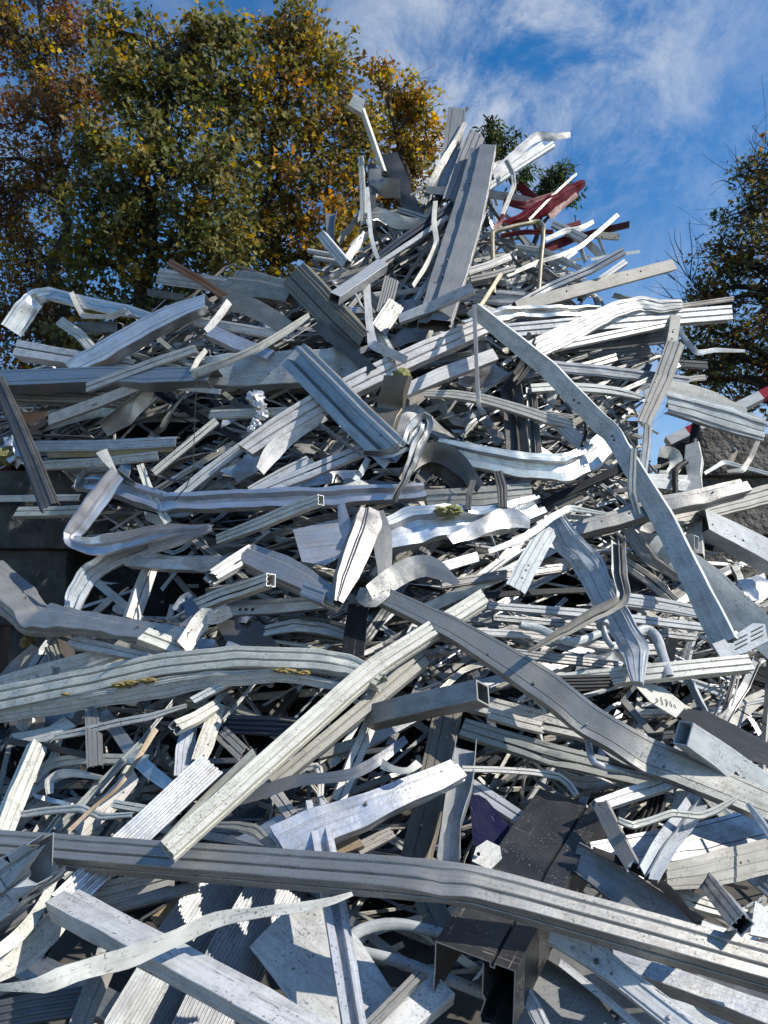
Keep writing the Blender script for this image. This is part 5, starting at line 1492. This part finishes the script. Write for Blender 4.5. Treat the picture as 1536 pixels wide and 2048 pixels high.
S('short cream plank end in the left hollow', 'profile', 'duo', 'cream', '228,1608 262,1614 296,1620', 17, 11, 15, -.08)
S('grooved grey bar leaning behind the long cream diagonal', 'profile', 'multi', 'dirty', '446,1470 490,1512', 30, 22, 0, .04)
S('short cream plank sloping under the blue-grey strip', 'profile', 'duo', 'cream', '530,1556 556,1594 586,1634', [24, 26, 24], 16, 0, -.04)
S('square cream hoop behind the blue-grey strip', 'frame', 'lip', 'cream', '580,1552 606,1536 638,1532 642,1566 640,1604', 11, 7, 0, -.06, kink=True)
S('cream two-groove bar standing behind the blue-grey strip', 'profile', 'duo', 'cream', '674,1606 706,1526 744,1440', [30, 30, 28], 20, -10, .02)
S('short grey box lying under the diagonal pair', 'box', 'box', 'dirty', '636,1510 720,1486', 24, 18, 20, .06)
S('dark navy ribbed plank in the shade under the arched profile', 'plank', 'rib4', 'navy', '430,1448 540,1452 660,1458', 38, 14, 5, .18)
plate('smooth shiny sheet left of the white-blue ridged channel', 'sheet', 'mirror', '470,1680 548,1640 640,1606 650,1690 560,1700', .0, dent=.02, bow=.03)
S('bent tan strip at the foot of the long cream diagonal', 'strip', 'lip', 'dirty', '420,1650 475,1652 510,1660 548,1696', [10, 16, 18, 16], 6, 10, -.12, kink=True)
S('piece of brown wood in the gap under the speckled plank', 'wood', 'box', 'wood', '308,1846 345,1820 382,1796', [26, 28, 26], 20, 20, .14)
S('tan wooden block above the foreground beam', 'wood', 'box', 'tan', '668,1704 722,1684', 26, 18, 20, .0)
S('grey ribbed offcut above the foreground beam, beside the tan block', 'plank', 'rib3', 'dirty', '716,1700 784,1664', 28, 14, 15, .04)
S('cream plank just under the foreground beam at the left', 'profile', 'multi', 'cream', '160,1798 250,1778 345,1752', [46, 44, 38], 26, 10, .0)
S('grey bar below that plank, over the wood piece', 'profile', 'lip', 'dull', '190,1826 290,1800 400,1772', [22, 24, 20], 14, 20, -.05)
S('dark violet plank under the torn box end, left edge', 'profile', 'lip', 'slate', '-30,1868 50,1818 118,1756', 42, 18, 10, -.06)
# --- left edge, below the blocks
S('old grey plank end at the left edge above the cream plate', 'box', 'box', 'warmgrey', '0,1372 38,1332 78,1296', [30, 32, 30], 24, 10, -.02)
S('blue-white bar leaning beside the old grey plank, left', 'profile', 'duo', 'pale', '62,1350 88,1308 118,1262', [24, 26, 24], 18, 0, -.04)
S('ribbed stub with torn top, left of the white torn profile', 'plank', 'rib3', 'dirty', '104,1296 120,1342', 26, 14, 0, -.1)
S('brown-stained upright channel by the ribbed stub', 'channel', 'chan', 'bronze', '126,1262 140,1326', 24, 16, 0, -.02)
lump('insulation_wool', 'small yellow-brown lump below the left concrete blocks', 'insulation', 56, 1282, .05, 13, 'foam', rough=.5)
plate('rusty orange-brown sheet corner at the far left under the channel', 'sheet', 'rust', '36,826 94,820 92,850 70,862', .05, dent=.004, cuts=2)
plate('rusty orange-brown sheet scrap below the other rusty corner, far left', 'sheet', 'rust', '44,852 84,862 80,880 56,874', .04, dent=.004, cuts=2)
M = Mesh()
for a0, a1 in (((394, 745), (390, 830)), ((390, 830), (386, 940))):
    P = np.array([at(a0[0], a0[1], heap_depth(*a0) - .52), at(a1[0], a1[1], heap_depth(*a1) - .5)])
    sweep(M, P, np.array((0., 1.)), 'rubber', (.02, .02, .02), 'box', [.007, .007], [.007, .007], [0, 0], hollow=False)
P = np.array([at(386, 940, heap_depth(386, 940) - .5), at(372, 975, heap_depth(372, 975) - .45), at(350, 1000, heap_depth(350, 1000) - .4)])
sweep(M, P, np.array((0., 1., 2.)), 'rubber', (.02, .02, .02), 'box', [.007] * 3, [.007] * 3, [0] * 3, hollow=False)
tag(M.build('loose_wire'), 'thin dark wire hanging straight down in the left centre', 'wire')
M = Mesh()
for q in ((512, 796, 14), (520, 812, 12), (524, 830, 11), (512, 846, 9), (502, 858, 7)):
    lump_mesh(M, q[0], q[1], -.34, q[2], 'metal', tint=(.8, .8, .8), squash=(1.1, .8, 1), rough=.7, sub=3)
tag(M.build('crumpled_foil', sharp=60), 'crumpled silver foil hanging left of the dark riveted channel', 'foil')
S('crushed metal knot crossing over the centre of the heap', 'strip', 'vee', 'gloss', '726,906 780,905 812,888 826,862 846,838 854,852 836,890 822,930 805,968 790,998', [10, 16, 24, 28, 22, 22, 26, 22, 12, 12], 10, 0, -.54, dent=.02)
S('thin brown strip pointing down to the metal knot', 'strip', 'lip', 'bronze', '640,848 680,880 725,910', 7, 4, 0, -.44)
S('dark bent gutter right of the metal knot', 'channel', 'strip', 'dark', '800,960 840,912 880,905 920,930 960,976', [16, 34, 36, 36, 24], roll=0, off=-.36, dent=.01)
S('black crushed duct under the metal knot', 'channel', 'trough', 'dark', '830,980 860,930 890,940 930,985', [20, 30, 30, 24], 20, 0, -.18, dent=.02)
S('ribbed strap standing upright right of the metal knot', 'strip', 'rib3', 'bronze', '996,944 1004,975 1006,1016', [18, 20, 18], 8, 0, -.46)
S('dark strap standing left of the ribbed one', 'strip', 'lip', 'dark', '946,962 938,990 936,1022', 11, 6, 0, -.44)
S('grey panel behind the two straps, right of centre', 'profile', 'lip', 'dull', '850,1000 960,996 1060,986', [40, 44, 40], 18, 10, -.14)
S('white rail left of the metal knot', 'profile', 'duo', 'pale', '520,985 620,945 736,896', [26, 30, 28], 20, 20, -.26)
S('pale stub lying beside the white rail', 'profile', 'lip', 'white', '500,982 560,950 620,920', [18, 22, 22], 14, 20, -.2)
S('small pale tab hanging under the white rail', 'strip', 'lip', 'pale', '736,918 724,942 710,962', 12, 5, 0, -.36)
S('upright cream bar leaning over the long dented beam', 'strip', 'duo', 'cream', '281,932 300,985 338,1048', [14, 16, 16], 9, 0, -.26)
# --- the stacked planks in the right middle
S('long blue-grey plank lying level behind the pale twisting strip, topmost of the stack', 'profile', 'duo', 'pale', '975,1212 1180,1228 1412,1256', [17, 19, 18], 14, 18, -.16)
S('dark silver plank directly below the topmost blue-grey one, right middle', 'profile', 'duo', 'steel', '985,1236 1180,1252 1390,1276', [15, 16, 15], 12, 18, -.18)
S('white wavering lath lowest in the stack of level planks, right middle', 'strip', 'lip', 'white', '950,1264 1060,1270 1200,1290 1330,1296', [15, 15, 14, 12], 8, 18, -.20)
S('dull bar under the wavering white lath, right middle', 'profile', 'multi', 'dull', '985,1300 1110,1318 1240,1332', [18, 20, 18], 14, 18, -.14)
S('broad blue-white plank end meeting the kinked white beam, right middle', 'profile', 'lip', 'pale', '1226,1196 1310,1208 1396,1224', [28, 28, 26], 14, 16, -.20)
S('black bar lying level above the stack of planks, right middle', 'box', 'box', 'black', '960,1192 1080,1184 1180,1180', [13, 13, 12], 10, 15, -.10)
S('grey plank sloping behind the twisted brown-silver bar', 'profile', 'duo', 'dull', '1240,1120 1300,1160 1350,1206', [24, 26, 24], 16, 10, -.10)
S('long dull plank level above the black bar, right of centre', 'profile', 'lip', 'dull', '880,1170 1010,1150 1130,1136', [18, 20, 18], 12, 18, -.06)
S('slate plank level right of the holed silver bar', 'profile', 'duo', 'slate', '560,1242 640,1246 700,1260', [20, 22, 20], 14, 15, -.04)
S('wavy silver plank under the holed silver bar', 'strip', 'hat', 'silver', '530,1262 590,1250 650,1258 705,1276', [22, 24, 22, 18], 10, 15, -.08)


# ------------------------------------------------------------------ what lies between and under the traced pieces
OUTLINE = px('-90,790 -60,765 40,742 150,735 170,690 300,640 330,590 440,600 470,566 590,570 640,545 660,500 700,490 712,440 740,400 760,390 790,420 840,440 '
             '865,400 890,330 930,290 985,330 995,420 1010,470 1060,480 1100,480 1150,520 1170,560 1150,600 1200,620 1330,650 1330,740 1290,800 1310,850 1300,900 1330,960 1350,1030 1420,1090 1480,1110 1620,1150 1640,2120 -100,2120 '
             '-100,1380 60,1330 110,1270 150,1230 170,1180 185,1080 170,1030 160,1000 150,960 70,940 -90,905')
_OX = np.array([q[0] for q in OUTLINE])
_OY = np.array([q[1] for q in OUTLINE])


def inside(u, v):
    x0, y0 = _OX, _OY
    x1, y1 = np.roll(_OX, -1), np.roll(_OY, -1)
    c = ((y0 > v) != (y1 > v)) & (u < (x1 - x0) * (v - y0) / (y1 - y0 + 1e-12) + x0)
    return bool(c.sum() % 2)


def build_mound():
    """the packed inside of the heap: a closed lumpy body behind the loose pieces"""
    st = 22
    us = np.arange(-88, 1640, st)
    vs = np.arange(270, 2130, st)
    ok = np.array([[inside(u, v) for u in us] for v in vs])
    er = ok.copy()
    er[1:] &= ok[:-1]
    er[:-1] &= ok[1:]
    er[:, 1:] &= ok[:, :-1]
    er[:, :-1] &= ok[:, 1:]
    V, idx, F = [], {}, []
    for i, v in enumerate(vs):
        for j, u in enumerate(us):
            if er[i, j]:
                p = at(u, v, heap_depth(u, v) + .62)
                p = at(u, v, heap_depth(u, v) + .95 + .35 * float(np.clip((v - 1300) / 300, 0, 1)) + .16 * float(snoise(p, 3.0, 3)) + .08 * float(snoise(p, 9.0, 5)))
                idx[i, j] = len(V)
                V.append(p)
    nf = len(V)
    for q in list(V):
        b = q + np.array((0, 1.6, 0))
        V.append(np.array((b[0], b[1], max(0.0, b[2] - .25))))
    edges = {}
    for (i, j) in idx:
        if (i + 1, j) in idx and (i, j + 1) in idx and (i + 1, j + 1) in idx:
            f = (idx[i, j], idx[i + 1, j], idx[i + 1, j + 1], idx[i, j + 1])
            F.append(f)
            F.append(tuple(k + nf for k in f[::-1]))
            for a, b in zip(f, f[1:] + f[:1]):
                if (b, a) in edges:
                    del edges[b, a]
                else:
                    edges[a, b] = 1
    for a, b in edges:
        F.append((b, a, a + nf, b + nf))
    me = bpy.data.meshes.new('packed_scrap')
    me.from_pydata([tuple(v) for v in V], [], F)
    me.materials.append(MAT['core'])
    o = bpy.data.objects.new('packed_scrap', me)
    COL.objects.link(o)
    tag(o, 'packed scrap inside the heap, coloured near-black for the shade in the gaps', 'scrap', kind='stuff')


build_mound()


# places where the photograph shows big plates or the dark inside of the heap instead of clutter
CLEAR = ((930, 1560, 1215, 2060), (215, 1745, 800, 2060), (-60, 940, 150, 1262), (880, 1400, 1000, 1700))
HOLES = ((900, 1450, 150, 48), (700, 1500, 100, 50), (1300, 1660, 100, 36), (140, 1520, 110, 55), (420, 1490, 80, 50), (330, 1840, 60, 40), (880, 1850, 40, 60), (330, 880, 90, 26),
         (340, 1160, 60, 60), (800, 935, 60, 40), (1260, 1395, 150, 22), (950, 1690, 60, 60), (1440, 1770, 100, 36), (250, 1110, 60, 40), (1090, 1180, 120, 24), (620, 1400, 120, 22), (560, 1110, 50, 26))


def cleared(u, v):
    return any(a <= u <= c and b <= v <= d for a, b, c, d in CLEAR)


def in_hole(u, v):
    return any(((u - a) / p) ** 2 + ((v - b) / q) ** 2 < 1.5 for a, b, p, q in HOLES)


def near_hole(run):
    cu, cv, du, dv, _ = run
    return any(in_hole(cu + du * s, cv + dv * s) for s in (-.8, -.4, 0, .4, .8))


def over_clear(run):
    cu, cv, du, dv, _ = run
    return any(cleared(cu + du * s, cv + dv * s) for s in (-1, -.5, 0, .5, 1))


def random_run(r, u=None, v=None, lo=0.5, hi=1.6):
    """a believable lie for a loose piece: centre, direction and length in photograph pixels"""
    for _ in range(400):
        cu = r.uniform(-60, 1600) if u is None else u
        cv = r.uniform(300, 2080) if v is None else v
        if not inside(cu, cv):
            continue
        k = r.random()
        if cv < 620 and 680 < cu < 1010:
            a = r.gauss(60, 40) if k < .5 else r.gauss(15, 30)
        elif cv < 1330:
            a = r.gauss(8, 15) if k < .55 else (r.gauss(32, 12) if k < .8 else r.gauss(-28, 16))
        else:
            a = r.gauss(38, 18) if k < .42 else (r.gauss(-25, 18) if k < .72 else (r.gauss(75, 25) if k < .86 else r.gauss(5, 14)))
        d = float(heap_depth(cu, cv))
        L = r.uniform(lo, hi) * FPX / d
        a = math.radians(a)
        du, dv = math.cos(a) * L / 2, -math.sin(a) * L / 2
        if inside(cu - du * .9, cv - dv * .9) and inside(cu + du * .9, cv + dv * .9):
            return cu, cv, du, dv, d
    return None


FILL_COLS = ('cream', 'white', 'pale', 'silver', 'dull', 'dirty', 'bright', 'steel', 'greygreen', 'warmgrey', 'dark', 'slate', 'bronze', 'black', 'galv', 'mirror', 'gloss')
FILL_W = (14, 8, 6, 9, 13, 14, 3, 7, 6, 5, 8, 6, 6, 6, 4, 6, 6)
FILL_PROF = ('multi', 'duo', 'lip', 'box', 'strip', 'angle', 'chan', 'hat', 'rib4', 'step', 'trough', 'vee')
FILL_PW = (14, 16, 18, 9, 9, 8, 7, 6, 3, 6, 3, 3)


def loose_path(r, run, bend=0.35):
    cu, cv, du, dv, d = run
    n = r.choice((2, 3, 4, 5))
    pts = []
    L = math.hypot(du, dv) * 2
    kinked = r.random() < bend
    for i in range(n):
        s = -1 + 2 * i / (n - 1)
        jit = (0.10 if kinked else 0.016) * L
        pts.append((cu + du * s + r.gauss(0, jit) * (-dv / L * 2), cv + dv * s + r.gauss(0, jit) * (du / L * 2), r.uniform(-.08, .10)))
    return pts, kinked


def build_infill(n=3900):
    """the countless smaller laths and offcuts deep between the pieces: one mass"""
    r = random.Random(99)
    M = Mesh()
    for i in range(n):
        run = random_run(r, lo=.35, hi=1.7)
        if run is None:
            continue
        if near_hole(run) and r.random() < .93:
            continue
        pts, kinked = loose_path(r, run, .45)
        d = run[4]
        deep = .28 if run[1] > 1340 else 0.0
        if deep and r.random() < .35:
            continue
        dz = deep + (.12 if over_clear(run) else 0) + r.choice((.30, .42, .52, .62, .72, .85)) + r.uniform(-.05, .05)
        P = np.array([at(q[0], q[1], heap_depth(q[0], q[1]) + dz + q[2]) for q in pts])
        Q, par = smooth_path(P, kinked and len(P) > 2)
        w = r.choice((.012, .018, .024, .03, .04, .055)) * r.uniform(.8, 1.2)
        prof = r.choices(('lip', 'duo', 'strip', 'angle', 'hat', 'chan', 'rib3'), (5, 4, 3, 3, 2, 2, 1))[0]
        col = r.choices(FILL_COLS, FILL_W)[0]
        key, rgb = COLS[col]
        k = r.uniform(.85, 1.08)
        t = {'lip': .2, 'duo': .7, 'strip': .06, 'angle': .7, 'hat': .35, 'chan': .5, 'rib3': .2}[prof] * w
        m = len(pts)
        sweep(M, Q, par, key, tuple(c * k for c in rgb), prof, [w] * m, [t] * m, [R(r.uniform(-40, 55))] * m, .003, .06 * w, r.choice((0, 0, .12)), (r.uniform(-.5, .5), r.uniform(-.5, .5)),
              r.choice((0, 0, .5)), i * .377, hollow=False, step=.09)
    # the finest of it lies nearer the surface: slivers, beads and clips
    for i in range(600):
        run = random_run(r, lo=.12, hi=.8)
        if run is None or over_clear(run) or near_hole(run) or (run[1] > 1500 and r.random() < .5):
            continue
        pts, kinked = loose_path(r, run, .3)
        P = np.array([at(q[0], q[1], heap_depth(q[0], q[1]) + r.uniform(.02, .3) + q[2]) for q in pts])
        Q, par = smooth_path(P, kinked and len(P) > 2)
        w = r.choice((.006, .010, .014, .02, .03))
        key, rgb = COLS[r.choices(FILL_COLS, FILL_W)[0]]
        k = r.uniform(.8, 1.1)
        m = len(pts)
        sweep(M, Q, par, key, tuple(c * k for c in rgb), r.choice(('lip', 'strip', 'angle')), [w] * m, [w * .4] * m, [R(r.uniform(-60, 60))] * m, .002, .2 * w, .15, (r.uniform(-.9, .9), r.uniform(-.9, .9)),
              r.choice((0, .8)), i * .513, hollow=False, step=.06)
    tag(M.build('tangled_offcuts'), 'mass of small aluminium laths and offcuts packed between the larger pieces', 'scrap', kind='stuff')


build_infill()


def zone(u, v):
    if v < 600 and u > 640:
        return 'at the peak of the heap' if u < 1000 else 'on the right flank of the peak'
    if v < 960:
        return 'on the left shoulder of the heap' if u < 520 else ('on the right shoulder of the heap' if u > 960 else 'high in the middle of the heap')
    if v < 1340:
        return 'in the left middle of the heap' if u < 520 else ('in the right middle of the heap' if u > 960 else 'in the centre of the heap')
    if v < 1680:
        return 'in the lower left of the heap' if u < 520 else ('in the lower right of the heap' if u > 960 else 'in the lower centre of the heap')
    return 'at the near foot of the heap'


WORD = {'cream': 'cream', 'white': 'white', 'pale': 'pale blue-grey', 'silver': 'silver', 'dull': 'dull grey', 'dirty': 'dirty grey', 'bright': 'shiny silver', 'steel': 'dark silver',
        'greygreen': 'greenish grey', 'warmgrey': 'warm grey', 'mirror': 'mirror bright', 'gloss': 'glossy dark silver', 'dark': 'dark metal', 'slate': 'slate blue', 'bronze': 'bronze', 'black': 'black', 'galv': 'galvanised'}
SHAPE = {'multi': ('profile', 'grooved window profile'), 'duo': ('profile', 'two-groove profile'), 'lip': ('strip', 'flat lipped strip'), 'box': ('box', 'square box section'), 'strip': ('strip', 'thin curved strip'),
         'angle': ('angle', 'angle bar'), 'chan': ('channel', 'U channel'), 'hat': ('channel', 'hat channel'), 'rib4': ('plank', 'ribbed plank'), 'step': ('profile', 'stepped profile'), 'trough': ('channel', 'open channel'), 'vee': ('channel', 'ridged channel')}


def build_loose(n=330):
    r = random.Random(2024)
    made = 0
    spots = []
    dense = [(1000, 1330, 620, 1000)] * 30 + [(690, 1180, 380, 640)] * 34 + [(715, 1000, 340, 580)] * 34 + [(1000, 1180, 470, 600)] * 14 + [(60, 520, 620, 900)] * 14
    while made < n + len(dense):
        box = dense[made - n] if made >= n else None
        run = random_run(r, lo=.55, hi=1.9)
        if run is None:
            continue
        # keep them spread over the heap
        best = None
        for _ in range(5):
            q = random_run(r, lo=.5, hi=1.7) if box is None else random_run(r, r.uniform(*box[:2]), r.uniform(*box[2:]), .35, 1.3)
            if q is None:
                continue
            dm = min((math.hypot(q[0] - s[0], (q[1] - s[1])) for s in spots), default=999)
            if best is None or dm > best[0]:
                best = (dm, q)
        if best is None:
            made += 1
            continue
        run = best[1]
        if over_clear(run) or (near_hole(run) and made % 3) or (run[1] > 1640 and made % 6):
            made += 1
            continue
        spots.append(run)
        pts, kinked = loose_path(r, run, .3)
        prof = r.choices(FILL_PROF, FILL_PW)[0]
        col = r.choices(FILL_COLS, FILL_W)[0]
        d = run[4]
        w = r.choice((.025, .035, .045, .06, .085)) * r.uniform(.85, 1.15) * FPX / d * (.7 if box else 1.0)
        kind, shape = SHAPE[prof]
        z = zone(run[0], run[1])
        lab = '%s %s wedged %s' % (WORD[col], shape, z)
        piece(lab, kind, prof, col, pts, w, None, r.uniform(-25, 45), r.uniform(.10, .30) + (.25 if run[1] > 1560 else 0), kink=kinked and len(pts) > 2, crush=r.choice((0, 0, .1)), torn=r.choice((0, 0, 0, .5)),
              group='%ss wedged %s' % (shape, z), hollow=prof in ('box', 'multi'))
        made += 1


build_loose()


def build_crumpled(n=46):
    """trodden, creased sheet offcuts caught between the bars"""
    r = random.Random(515)
    made = 0
    while made < n:
        run = random_run(r, lo=.25, hi=.6)
        if run is None or run[1] > 1640 or over_clear(run) or near_hole(run):
            continue
        cu, cv, du, dv, d = run
        L = math.hypot(du, dv)
        ex, ey = du / L, dv / L
        hw = L * r.uniform(.25, .5)
        poly = []
        for i in range(7):
            a = 2 * math.pi * i / 7
            k = r.uniform(.7, 1.15)
            poly.append('%f,%f,%f' % (cu + (math.cos(a) * ex * L - math.sin(a) * ey * hw) * k, cv + (math.cos(a) * ey * L + math.sin(a) * ex * hw) * k, r.uniform(-.12, .12)))
        col = r.choices(('silver', 'mirror', 'dull', 'cream', 'white', 'gloss', 'pale', 'dark'), (5, 5, 5, 3, 3, 3, 2, 2))[0]
        z = zone(cu, cv)
        plate('%s crumpled sheet offcut caught between bars %s' % (WORD[col], z), 'sheet', col, ' '.join(poly), r.uniform(.0, .2), group='crumpled sheet offcuts %s' % z, thick=.004, dent=.02, crease=r.uniform(.02, .06))
        made += 1


build_crumpled()
